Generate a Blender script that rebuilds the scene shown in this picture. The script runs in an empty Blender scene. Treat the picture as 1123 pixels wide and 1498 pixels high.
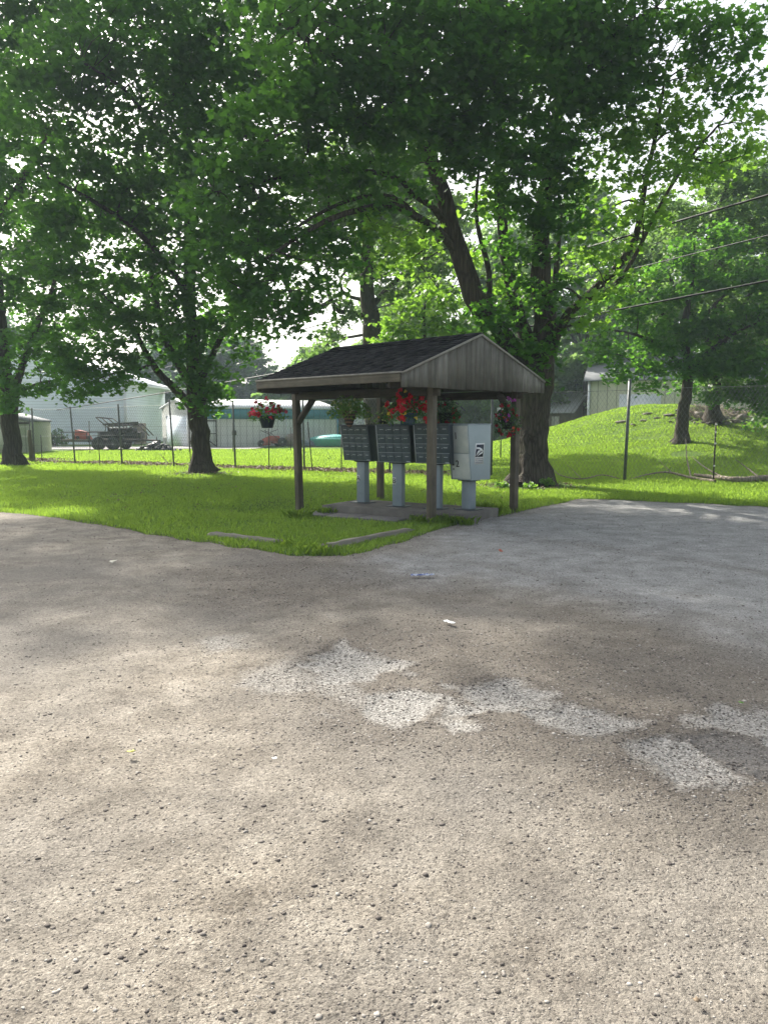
import bpy, math, random
import numpy as np
from mathutils import Vector, Matrix
R = math.radians
random.seed(7); rng = np.random.default_rng(11)
S = bpy.context.scene; COL = S.collection

# ---------------------------------------------------------------- camera
EYE = 1.6; PITCH = R(6.69); FPX = 1125.0; CX = 561.5; CY = 749.0
cam_d = bpy.data.cameras.new("camera"); cam = bpy.data.objects.new("camera", cam_d); COL.objects.link(cam)
cam.location = (0, 0, EYE); cam.rotation_euler = (R(90) - PITCH, 0, 0)
cam_d.sensor_fit = 'VERTICAL'; cam_d.sensor_height = 24; cam_d.lens = 24 * FPX / 1498
cam_d.clip_start = .05; cam_d.clip_end = 3000
S.camera = cam
# ---------------------------------------------------------------- sky and sun
SUN_EL = R(40); SUN_DIR = Vector((-0.56, 0.83, 0)).normalized()      # horizontal direction towards the sun
w = bpy.data.worlds.new("World"); S.world = w; w.use_nodes = True
nt = w.node_tree; nt.nodes.clear()
sky = nt.nodes.new("ShaderNodeTexSky"); sky.sky_type = 'NISHITA'; sky.sun_disc = False
sky.sun_elevation = SUN_EL; sky.sun_rotation = math.atan2(SUN_DIR.x, SUN_DIR.y)
sky.dust_density = 6; sky.air_density = 1.2; sky.ozone_density = 1
hs = nt.nodes.new("ShaderNodeHueSaturation"); hs.inputs['Saturation'].default_value = .42   # thin white overcast veil
bg = nt.nodes.new("ShaderNodeBackground"); bg.inputs[1].default_value = .15
wo = nt.nodes.new("ShaderNodeOutputWorld")
nt.links.new(sky.outputs[0], hs.inputs['Color']); nt.links.new(hs.outputs[0], bg.inputs[0]); nt.links.new(bg.outputs[0], wo.inputs[0])
sl = bpy.data.lights.new("sun", 'SUN'); sl.energy = 4.9; sl.angle = R(.9); sl.color = (1, .94, .84)
so = bpy.data.objects.new("sun", sl); COL.objects.link(so)
sd = Vector((SUN_DIR.x * math.cos(SUN_EL), SUN_DIR.y * math.cos(SUN_EL), math.sin(SUN_EL)))
so.rotation_euler = sd.to_track_quat('Z', 'Y').to_euler(); so.location = (0, 0, 30)
S.view_settings.view_transform = 'Standard'; S.view_settings.look = 'None'; S.view_settings.gamma = 1
S.view_settings.use_curve_mapping = False
S.view_settings.exposure = 0.98
S.cycles.max_bounces = 8; S.cycles.transparent_max_bounces = 8; S.cycles.volume_bounces = 1
S.cycles.use_denoising = True; S.cycles.sample_clamp_indirect = 6
S.cycles.caustics_reflective = False; S.cycles.caustics_refractive = False

# ---------------------------------------------------------------- noise and terrain
def _hash(ix, iy, seed):
    n = (ix.astype(np.int64) * 374761393 + iy.astype(np.int64) * 668265263 + seed * 982451653) & 0x7fffffff
    n = ((n ^ (n >> 13)) * 1274126177) & 0x7fffffff
    return ((n ^ (n >> 16)) & 0xffff) / 65535.0
def vnoise(x, y, seed=0):
    x = np.asarray(x, float); y = np.asarray(y, float)
    ix = np.floor(x); iy = np.floor(y); fx = x - ix; fy = y - iy
    fx = fx * fx * (3 - 2 * fx); fy = fy * fy * (3 - 2 * fy)
    a = _hash(ix, iy, seed); b = _hash(ix + 1, iy, seed); c = _hash(ix, iy + 1, seed); d = _hash(ix + 1, iy + 1, seed)
    return (a * (1 - fx) + b * fx) * (1 - fy) + (c * (1 - fx) + d * fx) * fy
def fbm(x, y, seed=0, o=4):
    s = 0; a = .5; t = 0
    for i in range(o):
        s = s + a * vnoise(x * 2 ** i, y * 2 ** i, seed + i * 17); t += a; a *= .5
    return s / t
def height(x, y):
    x = np.asarray(x, float); y = np.asarray(y, float)
    sx = np.where(x < 13.5, 4.6, 6.5)
    h = 2.42 * np.exp(-((x - 13.5) / sx) ** 2 / 2 - ((y - 38) / 6.5) ** 2 / 2)
    h = h - .15 * np.exp(-((x + 2.3) ** 2 + (y - 14.4) ** 2) / .9)
    h = h + (fbm(x * .25, y * .25, 5, 3) - .5) * .12 * np.clip((np.hypot(x, y) - 20) / 10, 0, 1)
    h = h + (fbm(x * .9 + 7, y * .9, 52, 4) - .5) * .22 * np.clip((x - 7) / 3, 0, 1) * np.clip((y - 25) / 4, 0, 1) * np.clip((60 - y) / 10, 0, 1)
    return h
def H(x, y): return float(height(x, y))
def ray(px, py):
    v = CY - py
    return Vector((px - CX, FPX * math.cos(PITCH) + v * math.sin(PITCH), -FPX * math.sin(PITCH) + v * math.cos(PITCH)))
def P(px, py, Y):                       # the point at distance Y seen at a photo pixel
    d = ray(px, py); return Vector((0, 0, EYE)) + d * (Y / d.y)
def G(px, py, z=0.0):                   # the point of a level plane seen at a photo pixel
    d = ray(px, py); return Vector((0, 0, EYE)) + d * ((z - EYE) / d.z)
def GT(px, py):                         # same on the terrain
    d = ray(px, py); d = d / d.y; Ys = np.arange(3, 120, .05)
    hit = np.nonzero(EYE + d.z * Ys <= height(d.x * Ys, Ys))[0]
    return Vector((0, 0, EYE)) + d * float(Ys[hit[0]] if len(hit) else Ys[-1])

# ---------------------------------------------------------------- object helpers
def props(o, label=None, cat=None, group=None, kind=None):
    if label: o['label'] = label
    if cat: o['category'] = cat
    if group: o['group'] = group
    if kind: o['kind'] = kind
    return o
def thing(name, label, cat, loc=(0, 0, 0), rz=0, group=None):
    o = bpy.data.objects.new(name, None); COL.objects.link(o); o.empty_display_size = .2
    o.location = loc; o.rotation_euler = (0, 0, rz)
    return props(o, label, cat, group)
def mesh_np(name, V, F, k=None, mats=None, parent=None, smooth=False, attrs=None):
    """V (n,3); F either list of index lists or an (m,k) array"""
    me = bpy.data.meshes.new(name); V = np.asarray(V, np.float32)
    if isinstance(F, np.ndarray):
        flat = F.ravel().astype(np.int32); tot = np.full(len(F), F.shape[1], np.int32)
    else:
        tot = np.array([len(f) for f in F], np.int32); flat = np.array([i for f in F for i in f], np.int32)
    me.vertices.add(len(V)); me.vertices.foreach_set('co', V.ravel())
    me.loops.add(len(flat)); me.loops.foreach_set('vertex_index', flat)
    me.polygons.add(len(tot)); st = np.concatenate([[0], np.cumsum(tot)[:-1]]).astype(np.int32)
    me.polygons.foreach_set('loop_start', st)
    try: me.polygons.foreach_set('loop_total', tot)
    except Exception: pass
    me.update(calc_edges=True)
    if smooth: me.polygons.foreach_set('use_smooth', np.ones(len(tot), bool))
    if attrs:
        for an, av in attrs.items():
            a = me.attributes.new(an, 'FLOAT', 'POINT'); a.data.foreach_set('value', np.asarray(av, np.float32))
    if mats is not None: me.materials.append(mats)
    o = bpy.data.objects.new(name, me); COL.objects.link(o)
    if parent: o.parent = parent
    return o
class MB:
    """collects simple shapes into one mesh"""
    def __init__(s): s.v = []; s.f = []
    def raw(s, vs, fs):
        b = len(s.v); s.v += [tuple(v) for v in vs]; s.f += [[i + b for i in f] for f in fs]; return s
    def hexa(s, p):   # 8 corners: bottom 0-3 ccw, top 4-7
        return s.raw(p, [(3, 2, 1, 0), (4, 5, 6, 7), (0, 1, 5, 4), (1, 2, 6, 5), (2, 3, 7, 6), (3, 0, 4, 7)])
    def box(s, x0, x1, y0, y1, z0, z1):
        return s.hexa([(x0, y0, z0), (x1, y0, z0), (x1, y1, z0), (x0, y1, z0), (x0, y0, z1), (x1, y0, z1), (x1, y1, z1), (x0, y1, z1)])
    def bar(s, a, b, wd, dp, up=(0, 0, 1)):   # rectangular bar
        a = Vector(a); b = Vector(b); d = (b - a).normalized(); u = Vector(up)
        if abs(d.dot(u)) > .95: u = Vector((0, 1, 0))
        r = d.cross(u).normalized(); t = r.cross(d).normalized()
        r = r * wd / 2; t = t * dp / 2
        return s.hexa([a - r - t, a + r - t, b + r - t, b - r - t, a - r + t, a + r + t, b + r + t, b - r + t])
    def tube(s, pts, rad, n=8, cap=True):
        pts = [Vector(p) for p in pts]
        if not hasattr(rad, '__len__'): rad = [rad] * len(pts)
        b = len(s.v); t0 = (pts[1] - pts[0]).normalized()
        ref = Vector((1, 0, 0)) if abs(t0.x) < .8 else Vector((0, 1, 0))
        nrm = (ref - t0 * ref.dot(t0)).normalized()
        for i, p in enumerate(pts):
            t = (pts[min(i + 1, len(pts) - 1)] - pts[max(i - 1, 0)]).normalized()
            nrm = (nrm - t * nrm.dot(t)).normalized(); bn = t.cross(nrm)
            for k in range(n):
                a = 2 * math.pi * k / n
                s.v.append(tuple(p + (nrm * math.cos(a) + bn * math.sin(a)) * rad[i]))
        for i in range(len(pts) - 1):
            for k in range(n):
                s.f.append([b + i * n + k, b + i * n + (k + 1) % n, b + (i + 1) * n + (k + 1) % n, b + (i + 1) * n + k])
        if cap:
            s.f.append([b + k for k in range(n)][::-1]); s.f.append([b + (len(pts) - 1) * n + k for k in range(n)])
        return s
    def lathe(s, prof, n=20, c=(0, 0, 0), jag=0):
        b = len(s.v)
        for (r, z) in prof:
            for k in range(n):
                a = 2 * math.pi * k / n; s.v.append((c[0] + r * math.cos(a), c[1] + r * math.sin(a), c[2] + z))
        for i in range(len(prof) - 1):
            for k in range(n):
                s.f.append([b + i * n + k, b + i * n + (k + 1) % n, b + (i + 1) * n + (k + 1) % n, b + (i + 1) * n + k])
        s.f.append([b + k for k in range(n)][::-1]); s.f.append([b + (len(prof) - 1) * n + k for k in range(n)])
        return s
    def build(s, name, m, parent=None, bevel=0, smooth=False, **kw):
        o = mesh_np(name, s.v, s.f, mats=m, parent=parent, smooth=smooth)
        if bevel:
            md = o.modifiers.new('bevel', 'BEVEL'); md.width = bevel; md.segments = 2; md.limit_method = 'ANGLE'; md.angle_limit = R(40)
        return props(o, **kw)

# ---------------------------------------------------------------- materials
class NT:
    def __init__(s, name):
        s.m = bpy.data.materials.new(name); s.m.use_nodes = True; s.t = s.m.node_tree; s.t.nodes.clear()
    def n(s, typ, ins=None, **kw):
        nd = s.t.nodes.new('ShaderNode' + typ)
        for k, v in kw.items(): setattr(nd, k, v)
        for k, v in (ins or {}).items():
            sock = nd.inputs[k]
            if isinstance(v, bpy.types.NodeSocket): s.t.links.new(v, sock)
            elif isinstance(v, bpy.types.Node): s.t.links.new(v.outputs[0], sock)
            else:
                if hasattr(sock.default_value, '__len__') and len(sock.default_value) == 4 and len(v) == 3: v = (*v, 1)
                sock.default_value = v
        return nd
    def coord(s, which='Object', scale=(1, 1, 1)):
        c = s.n('TexCoord'); mp = s.n('Mapping', {'Vector': c.outputs[which], 'Scale': scale}); return mp.outputs[0]
    def noise(s, vec, scale, detail=5, rough=.6, dist=0):
        return s.n('TexNoise', {'Vector': vec, 'Scale': scale, 'Detail': detail, 'Roughness': rough, 'Distortion': dist}).outputs['Fac']
    def ramp(s, fac, stops, interp='LINEAR'):
        r = s.n('ValToRGB', {'Fac': fac}); e = r.color_ramp; e.interpolation = interp
        while len(e.elements) < len(stops): e.elements.new(.5)
        for el, (p, c) in zip(e.elements, stops):
            el.position = p; el.color = (*c, 1) if hasattr(c, '__len__') else (c, c, c, 1)
        return r.outputs[0]
    def mix(s, fac, a, b, mode='MIX'):
        m = s.n('MixRGB', {'Fac': fac, 'Color1': a, 'Color2': b}, blend_type=mode); return m.outputs[0]
    def math(s, op, a, b=0.0, clamp=False):
        m = s.n('Math', {0: a, 1: b}, operation=op, use_clamp=clamp); return m.outputs[0]
    def attr(s, name): return s.n('Attribute', attribute_name=name).outputs['Fac']
    def out(s, shader, disp=None):
        o = s.n('OutputMaterial', {'Surface': shader}); return s.m
    def bump(s, h, strength=.5, dist=.01, normal=None):
        d = {'Height': h, 'Strength': strength, 'Distance': dist}
        if normal is not None: d['Normal'] = normal
        return s.n('Bump', d).outputs[0]
    def pbr(s, col, rough=.6, metal=0, normal=None, spec=.5):
        d = {'Base Color': col, 'Roughness': rough, 'Metallic': metal, 'Specular IOR Level': spec}
        if normal is not None: d['Normal'] = normal
        return s.n('BsdfPrincipled', d).outputs[0]
def pm(name, c1, c2, scale=4, rough=.6, bump=.3, bs=30, bd=.004, metal=0, stretch=(1, 1, 1), spec=.4):
    t = NT(name); v = t.coord('Object', stretch)
    f = t.noise(v, scale, 6, .62); c = t.ramp(f, [(.3, c1), (.7, c2)])
    f2 = t.noise(v, bs, 5, .6)
    return t.out(t.pbr(c, rough, metal, t.bump(f2, bump, bd), spec))
def leaf_mat(name, cols, tcol, trans=.5, gloss=.06):
    t = NT(name); g = t.n('NewGeometry'); rnd = g.outputs['Random Per Island']
    v = t.coord('Object'); big = t.noise(v, .55, 3)
    f = t.math('ADD', t.math('MULTIPLY', rnd, .6), t.math('MULTIPLY', big, .4))
    c = t.ramp(f, [(.15 + .7 * i / (len(cols) - 1), k) for i, k in enumerate(cols)])
    tc = t.mix(.65, c, tcol)
    d = t.n('BsdfDiffuse', {'Color': c}); tr = t.n('BsdfTranslucent', {'Color': t.mix(1.0, tc, (1.6, 1.6, 1.6), 'MULTIPLY')})
    m1 = t.n('MixShader', {0: trans, 1: d.outputs[0], 2: tr.outputs[0]})
    gl = t.n('BsdfGlossy', {'Color': (1, 1, 1), 'Roughness': .42})
    m2 = t.n('MixShader', {0: gloss, 1: m1.outputs[0], 2: gl.outputs[0]})
    return t.out(m2.outputs[0])
M = {}
LF = dict(
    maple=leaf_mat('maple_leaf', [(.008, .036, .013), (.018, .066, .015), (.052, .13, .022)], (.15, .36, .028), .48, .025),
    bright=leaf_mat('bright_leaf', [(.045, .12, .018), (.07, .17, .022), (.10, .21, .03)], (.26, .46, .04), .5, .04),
    soft=leaf_mat('soft_leaf', [(.028, .075, .022), (.052, .12, .03), (.09, .17, .045)], (.2, .34, .06), .45, .04),
    pale=leaf_mat('backlit_pale_leaf', [(.07, .13, .05), (.09, .17, .06), (.12, .20, .075)], (.26, .40, .10), .5, .03),  # backlight on the distant trees is put into this paler leaf colour
    dark=leaf_mat('dark_leaf', [(.015, .042, .014), (.026, .066, .018), (.04, .09, .022)], (.1, .24, .03), .35, .05))
def bark(name, a, b, sc=15):
    t = NT(name); v = t.coord('Object', (1, 1, .13))
    vo = t.n('TexVoronoi', {'Vector': t.n('MixRGB', {'Fac': .12, 'Color1': v, 'Color2': t.n('TexNoise', {'Vector': v, 'Scale': 4.0}).outputs['Color']}).outputs[0], 'Scale': float(sc)}, feature='DISTANCE_TO_EDGE').outputs['Distance']
    n1 = t.noise(v, 14, 6, .7); big = t.noise(t.coord('Object'), 1.2, 3)
    h = t.math('ADD', t.math('MULTIPLY', t.math('MINIMUM', vo, .25), 2.4), t.math('MULTIPLY', n1, .6))
    c = t.ramp(t.math('ADD', t.math('MULTIPLY', h, .6), t.math('MULTIPLY', big, .4)), [(.2, a), (.85, b)])
    c = t.mix(t.math('MULTIPLY', t.ramp(t.noise(t.coord('Object'), 2.2, 4), [(.5, 0.0), (.7, 1.0)]), .35), c, (.06, .075, .03))
    return t.out(t.pbr(c, .9, 0, t.bump(h, 1.0, .028), .15))
M['bark'] = bark('maple_bark', (.022, .018, .015), (.095, .08, .066))
M['bark_far'] = pm('distant_bark', (.04, .033, .028), (.09, .075, .06), 6, .9, .6, 20, .03)
def wood(name, a, b, lo=(.03, .03, .028), axis=(1, 1, .06), sc=22):
    t = NT(name); v = t.coord('Object', axis)
    g = t.noise(v, sc, 6, .7, .6); m = t.noise(t.coord('Object'), 2.3, 4)
    c = t.ramp(g, [(.25, a), (.7, b)])
    c = t.mix(t.ramp(m, [(.35, .45), (.65, 0.0)]), c, lo)
    isl = t.n('NewGeometry').outputs['Random Per Island']; c = t.mix(1.0, c, t.ramp(isl, [(.0, (.66, .64, .60)), (.5, (.88, .87, .84)), (1.0, (1.12, 1.11, 1.08))]), 'MULTIPLY')
    return t.out(t.pbr(c, .82, 0, t.bump(g, .7, .006), .25))
M['post_wood'] = wood('weathered_post_wood', (.10, .088, .068), (.25, .225, .18), axis=(1, 1, .08))
M['gable_wood'] = wood('grey_gable_boards', (.10, .097, .088), (.27, .262, .235), lo=(.07, .068, .062), axis=(1, 1, .06))
M['beam_wood'] = wood('beam_timber', (.10, .09, .07), (.22, .20, .16), axis=(.06, .06, 1))
M['trim'] = pm('pale_weathered_trim', (.20, .19, .165), (.32, .305, .27), 9, .75, .4, 40)
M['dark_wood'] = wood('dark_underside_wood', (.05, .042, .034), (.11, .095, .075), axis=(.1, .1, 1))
# ---------------------------------------------------------------- road edge in plan (azimuth -> radius)
EDGE_PX = [(0, 748), (80, 757), (160, 770), (230, 781), (300, 793), (370, 804), (430, 812), (475, 813), (530, 806), (585, 792),
           (630, 777), (690, 760), (745, 751), (800, 739), (850, 729), (900, 730), (1000, 735), (1123, 741)]
_pts = [G(*p) for p in EDGE_PX]
_e = [(-60, 58), (-30, 34), (-15, 20.6)] + [(p.x, p.y) for p in _pts] + [(9.5, 13.2), (14, 10.5), (20, 6.5), (32, 0)]
_az = np.array([math.atan2(x, y) for x, y in _e]); _rr = np.array([math.hypot(x, y) for x, y in _e])
def edge_r(az):
    az = np.asarray(az, float)
    # interpolate along straight plan segments
    out = np.full(az.shape, 60.0)
    for i in range(len(_e) - 1):
        a0, a1 = _az[i], _az[i + 1]; m = (az >= a0) & (az <= a1)
        if not m.any(): continue
        (x0, y0), (x1, y1) = _e[i], _e[i + 1]
        dx, dy = x1 - x0, y1 - y0; s, c = np.sin(az[m]), np.cos(az[m])
        out[m] = (x0 * dy - y0 * dx) / (s * dy - c * dx)
    out = np.where(az < _az[0], 60.0, out); out = np.where(az > _az[-1], 32 + (az - _az[-1]) * 10, out)
    return out
def edge_noise(az):
    return (fbm(az * 40, az * 0, 31, 4) - .5) * .35
def is_lawn(x, y, off=0.0):
    az = np.arctan2(x, y); r = np.hypot(x, y); return r > edge_r(az) + edge_noise(az) + off
def sdf(x, y, poly):
    d = np.full(x.shape, 1e9); ins = np.zeros(x.shape, bool); n = len(poly)
    for i in range(n):
        ax, ay = poly[i]; bx, by = poly[(i + 1) % n]; ex, ey = bx - ax, by - ay
        t = np.clip(((x - ax) * ex + (y - ay) * ey) / (ex * ex + ey * ey), 0, 1)
        d = np.minimum(d, np.hypot(x - ax - t * ex, y - ay - t * ey))
        c = ((ay > y) != (by > y))
        with np.errstate(divide='ignore', invalid='ignore'):
            ins ^= c & (x < (bx - ax) * (y - ay) / (by - ay + 1e-12) + ax)
    return np.where(ins, -d, d)
def gp(pts): return [(G(*p).x, G(*p).y) for p in pts]
LIGHT = [gp(p) for p in (
    [(465, 962), (500, 944), (545, 953), (575, 965), (612, 968), (590, 985), (535, 1003), (500, 1012), (470, 1000), (455, 985)],
    [(520, 1018), (600, 1015), (625, 1032), (600, 1060), (560, 1077), (515, 1062)],
    [(625, 1032), (700, 1036), (712, 1065), (680, 1077), (640, 1062)],
    [(668, 1008), (735, 988), (800, 1004), (812, 1030), (740, 1045), (680, 1037)],
    [(750, 1047), (830, 1025), (900, 1040), (958, 1057), (900, 1070), (850, 1087), (790, 1067)],
    [(1000, 1072), (1055, 1032), (1123, 1042), (1200, 1060), (1200, 1115), (1123, 1098), (1040, 1078)],
    [(897, 1110), (985, 1084), (1008, 1108), (1070, 1143), (1085, 1158), (960, 1160)])]
FAINT = [gp(p) for p in ([(325, 995), (440, 958), (500, 985), (470, 1010), (400, 1030)], [(280, 940), (350, 930), (400, 950), (330, 965)],
                         [(440, 1000), (520, 990), (540, 1040), (480, 1050)])]
INNER = gp([(985, 1092), (1030, 1077), (1130, 1098), (1200, 1110), (1200, 1145), (1123, 1150), (1060, 1142), (1015, 1115)])
DRIVE = gp([(500, 832), (560, 812), (650, 775), (850, 728), (1123, 738), (1500, 750), (1700, 960), (1200, 965), (1110, 945), (1010, 915), (900, 898), (800, 868), (700, 852), (600, 852)])
HOLE = gp([(1080, 1140), (1130, 1132), (1180, 1142), (1150, 1160), (1100, 1156)])
DIRT_SHADE = [gp(p) for p in ([(790, 855), (825, 848), (850, 857), (815, 870)], [(260, 835), (430, 818), (560, 825), (620, 850), (450, 890), (300, 900)], [(420, 930), (640, 900), (900, 930), (1200, 975), (1300, 1050), (1123, 1200), (850, 1130), (600, 1110), (380, 1030)])]  # darker mid-road areas: brown dirt with some tree shade painted in
def road_attrs(x, y):
    jx = (fbm(x * 5.5, y * 5.5, 203, 3) - .5) * .26; jy = (fbm(x * 5.5, y * 5.5, 209, 3) - .5) * .26
    wx = x + jx + (fbm(x * 1.9, y * 1.9, 3, 3) - .5) * .36; wy = y + jy + (fbm(x * 1.9, y * 1.9, 9, 3) - .5) * .36
    L = np.full(x.shape, 1e9)
    for p in LIGHT: L = np.minimum(L, sdf(wx, wy, p))
    Fd = np.full(x.shape, 1e9)
    for p in FAINT: Fd = np.minimum(Fd, sdf(wx, wy, p))
    I = sdf(wx, wy, INNER)
    light = np.clip(.5 - L / .2, 0, 1) * np.clip(.1 + 1.5 * fbm(x * 4, y * 4, 23, 4), 0, 1); light = np.maximum(light, .45 * np.clip(.5 - Fd / .2, 0, 1))
    light = light * (1 - np.clip(.5 - I / .04, 0, 1))
    dark = np.exp(-np.clip(L - .03, 0, 9) / .22) * (L > .0) * (0.45 + 1.1 * fbm(x * 3, y * 3, 44, 3))
    dark = np.maximum(dark, 1.3 * np.clip(.5 - sdf(wx, wy, HOLE) / .06, 0, 1))
    dark = np.maximum(dark, .8 * np.exp(-(np.abs(I) / .035) ** 2))
    for p in DIRT_SHADE: dark = np.maximum(dark, .6 * np.clip(.5 - sdf(wx, wy, p) / .3, 0, 1) * (.4 + fbm(x * 2, y * 2, 8, 3)))
    D = sdf(x + (fbm(x * .9, y * .9, 61, 5) - .5) * 1.6, y + (fbm(x * .9, y * .9, 71, 5) - .5) * 1.6, DRIVE)
    blue = np.clip(.5 - D / 1.1, 0, 1); blue = np.maximum(blue, .9 * np.clip(.5 - I / .05, 0, 1))
    azz = np.arctan2(x, y); er_ = edge_r(azz) + edge_noise(azz) - np.hypot(x, y); dark = np.maximum(dark, .75 * np.exp(-np.clip(er_, 0, 9) / .28) * (.5 + fbm(x * 4, y * 4, 33, 3)))
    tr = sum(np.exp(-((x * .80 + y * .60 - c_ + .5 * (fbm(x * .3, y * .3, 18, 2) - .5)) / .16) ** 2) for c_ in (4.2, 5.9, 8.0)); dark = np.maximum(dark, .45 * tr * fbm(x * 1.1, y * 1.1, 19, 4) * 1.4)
    band = np.exp(-((D - .45) / .45) ** 2); dark = np.maximum(dark, .6 * band * fbm(x * 1.5, y * 1.5, 90, 4) * 1.3)
    dark = np.where(I < -.05, .8, dark) ; dark = np.maximum(dark, .5 * np.clip(.5 - sdf(x + (fbm(x * 3, y * 3, 3, 3) - .5) * .5, y + (fbm(x * 3, y * 3, 5, 3) - .5) * .5, DIRT_SHADE[0]) / .2, 0, 1))
    z = -.018 * np.clip(-L / .1, 0, 1) - .02 * np.clip(-I / .06, 0, 1) - .03 * np.clip(-sdf(wx, wy, HOLE) / .06, 0, 1)
    return light, np.clip(dark, 0, 1), blue, z
# road surface: a polar sheet, dense in front
az = np.concatenate([np.arange(-180, -46, 3), np.arange(-46, 46, .2), np.arange(46, 180.1, 3)]) * math.pi / 180
az[-1] = math.pi
n_r = 620
ts = np.geomspace(.6, 1.0, 2)
er = edge_r(az) + edge_noise(az)
tt = np.linspace(0, 1, n_r)
RR = .5 * (er[None, :] / .5) ** tt[:, None]
AA = np.broadcast_to(az[None, :], RR.shape)
X = RR * np.sin(AA); Y = RR * np.cos(AA)
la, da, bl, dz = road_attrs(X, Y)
Z = height(X, Y) + .012 + dz + (fbm(X * 1.1, Y * 1.1, 14, 3) - .5) * .03 + (fbm(X * 14, Y * 14, 15, 3) - .5) * .008
Z = Z - .02 * (tt[:, None] > .995)
nr, na = RR.shape
idx = np.arange(nr * na).reshape(nr, na)
Q = np.stack([idx[:-1, :-1], idx[:-1, 1:], idx[1:, 1:], idx[1:, :-1]], -1).reshape(-1, 4)[:, ::-1]
Vr = np.stack([X, Y, Z], -1).reshape(-1, 3)
t = NT('worn_gravel_road')
v = t.coord('Object')
n_big = t.noise(v, .45, 4, .55); n_mid = t.noise(v, 3.0, 6, .65); n_fine = t.noise(v, 55, 5, .75); n_f2 = t.noise(v, 160, 3, .7)
vo = t.n('TexVoronoi', {'Vector': v, 'Scale': 105.0, 'Randomness': 1.0}); vd = vo.outputs['Distance']; vc = vo.outputs['Color']
vo2 = t.n('TexVoronoi', {'Vector': v, 'Scale': 34.0}); vd2 = vo2.outputs['Distance']; vc2 = vo2.outputs['Color']
bw = t.n('SeparateColor', {'Color': vc}).outputs[0]; bw2 = t.n('SeparateColor', {'Color': vc2}).outputs[1]
base = t.ramp(t.math('ADD', t.math('MULTIPLY', n_mid, .6), t.math('MULTIPLY', n_fine, .4)), [(.35, (.125, .107, .086)), (.5, (.255, .226, .186)), (.65, (.40, .362, .305))])
base = t.mix(t.ramp(n_big, [(.4, 0.0), (.62, .7)]), base, (.185, .172, .155))
drive = t.ramp(t.math('ADD', t.math('MULTIPLY', n_mid, .45), t.math('MULTIPLY', n_fine, .55)), [(.34, (.15, .15, .147)), (.5, (.27, .268, .262)), (.66, (.43, .428, .418))])
c = t.mix(t.math('MULTIPLY', t.attr('blue'), t.math('ADD', .55, n_mid), True), base, drive)
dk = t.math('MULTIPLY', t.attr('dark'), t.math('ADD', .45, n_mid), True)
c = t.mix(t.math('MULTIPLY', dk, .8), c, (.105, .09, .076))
lt = t.ramp(bw, [(.0, (.20, .195, .182)), (.5, (.31, .298, .278)), (1.0, (.39, .378, .355))])
lf = t.ramp(t.math('ADD', t.attr('light'), t.math('MULTIPLY', t.math('SUBTRACT', n_fine, .5), .9)), [(.22, 0.0), (.6, .88)])
c = t.mix(lf, c, lt)
speck = t.ramp(bw, [(.0, .5), (.25, .92), (.8, 1.05), (1.0, 1.35)])
c = t.mix(.85, c, speck, 'MULTIPLY')
grit = t.ramp(n_f2, [(.3, .6), (.7, 1.3)]); c = t.mix(.8, c, grit, 'MULTIPLY')
st = t.math('MULTIPLY', t.math('LESS_THAN', vd2, .22), t.math('GREATER_THAN', bw2, .84))   # single darker stones
c = t.mix(st, c, (.085, .076, .07))
n_m2 = t.noise(v, 26, 5, .75)
hh = t.math('ADD', t.math('MULTIPLY', t.math('SUBTRACT', .6, vd), .3), t.math('ADD', t.math('MULTIPLY', n_fine, 1.1), t.math('MULTIPLY', n_m2, 1.4)))
hh = t.math('ADD', hh, t.math('MULTIPLY', st, .8))
mroad = t.out(t.pbr(c, .93, 0, t.bump(hh, 1.0, .009), .25))
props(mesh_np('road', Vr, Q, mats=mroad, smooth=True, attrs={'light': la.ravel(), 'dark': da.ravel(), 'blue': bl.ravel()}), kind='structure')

# ---------------------------------------------------------------- lawn: one sheet to the horizon
az2 = np.linspace(-math.pi, math.pi, 361); r2 = np.concatenate([[.3], np.geomspace(2, 700, 230)])
RR2, AA2 = np.meshgrid(r2, az2, indexing='ij'); X2 = RR2 * np.sin(AA2); Y2 = RR2 * np.cos(AA2)
Z2 = height(X2, Y2) - .05 * (~is_lawn(X2, Y2, -.05)) + .0
i2 = np.arange(X2.size).reshape(X2.shape)
Q2 = np.stack([i2[:-1, :-1], i2[:-1, 1:], i2[1:, 1:], i2[1:, :-1]], -1).reshape(-1, 4)[:, ::-1]
FA = Vector((-14.1, 31.0)); FB = Vector((6.5, 20.8)); fd = (FB - FA).normalized(); fn = Vector((-fd.y, fd.x))
t = NT('mown_grass_turf'); v = t.coord('Object')
n1 = t.noise(v, .35, 5, .6); n2 = t.noise(v, 6, 6, .75); n3 = t.noise(v, 60, 3, .8)
c = t.ramp(n2, [(.25, (.045, .10, .014)), (.75, (.105, .19, .026))])
c = t.mix(t.ramp(n1, [(.35, 0.0), (.7, .5)]), c, (.17, .25, .045))
xyz = t.n('SeparateXYZ', {'Vector': v})
dl = t.math('ABSOLUTE', t.math('ADD', t.math('ADD', t.math('MULTIPLY', xyz.outputs[0], fn.x), t.math('MULTIPLY', xyz.outputs[1], fn.y)), -(FA.dot(fn)) - .55))
leftside = t.math('LESS_THAN', xyz.outputs[0], 3.0)
strip = t.math('MULTIPLY', t.math('SUBTRACT', 1.0, t.math('DIVIDE', t.math('ADD', dl, t.math('MULTIPLY', t.noise(v, 1.6, 4), 1.3)), 1.45)), leftside)
strip = t.ramp(strip, [(.0, 0.0), (.22, 1.0)])
brown = t.ramp(n3, [(.3, (.07, .052, .036)), (.7, (.20, .16, .11))])
c = t.mix(t.math('MULTIPLY', strip, .85), c, brown)
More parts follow.
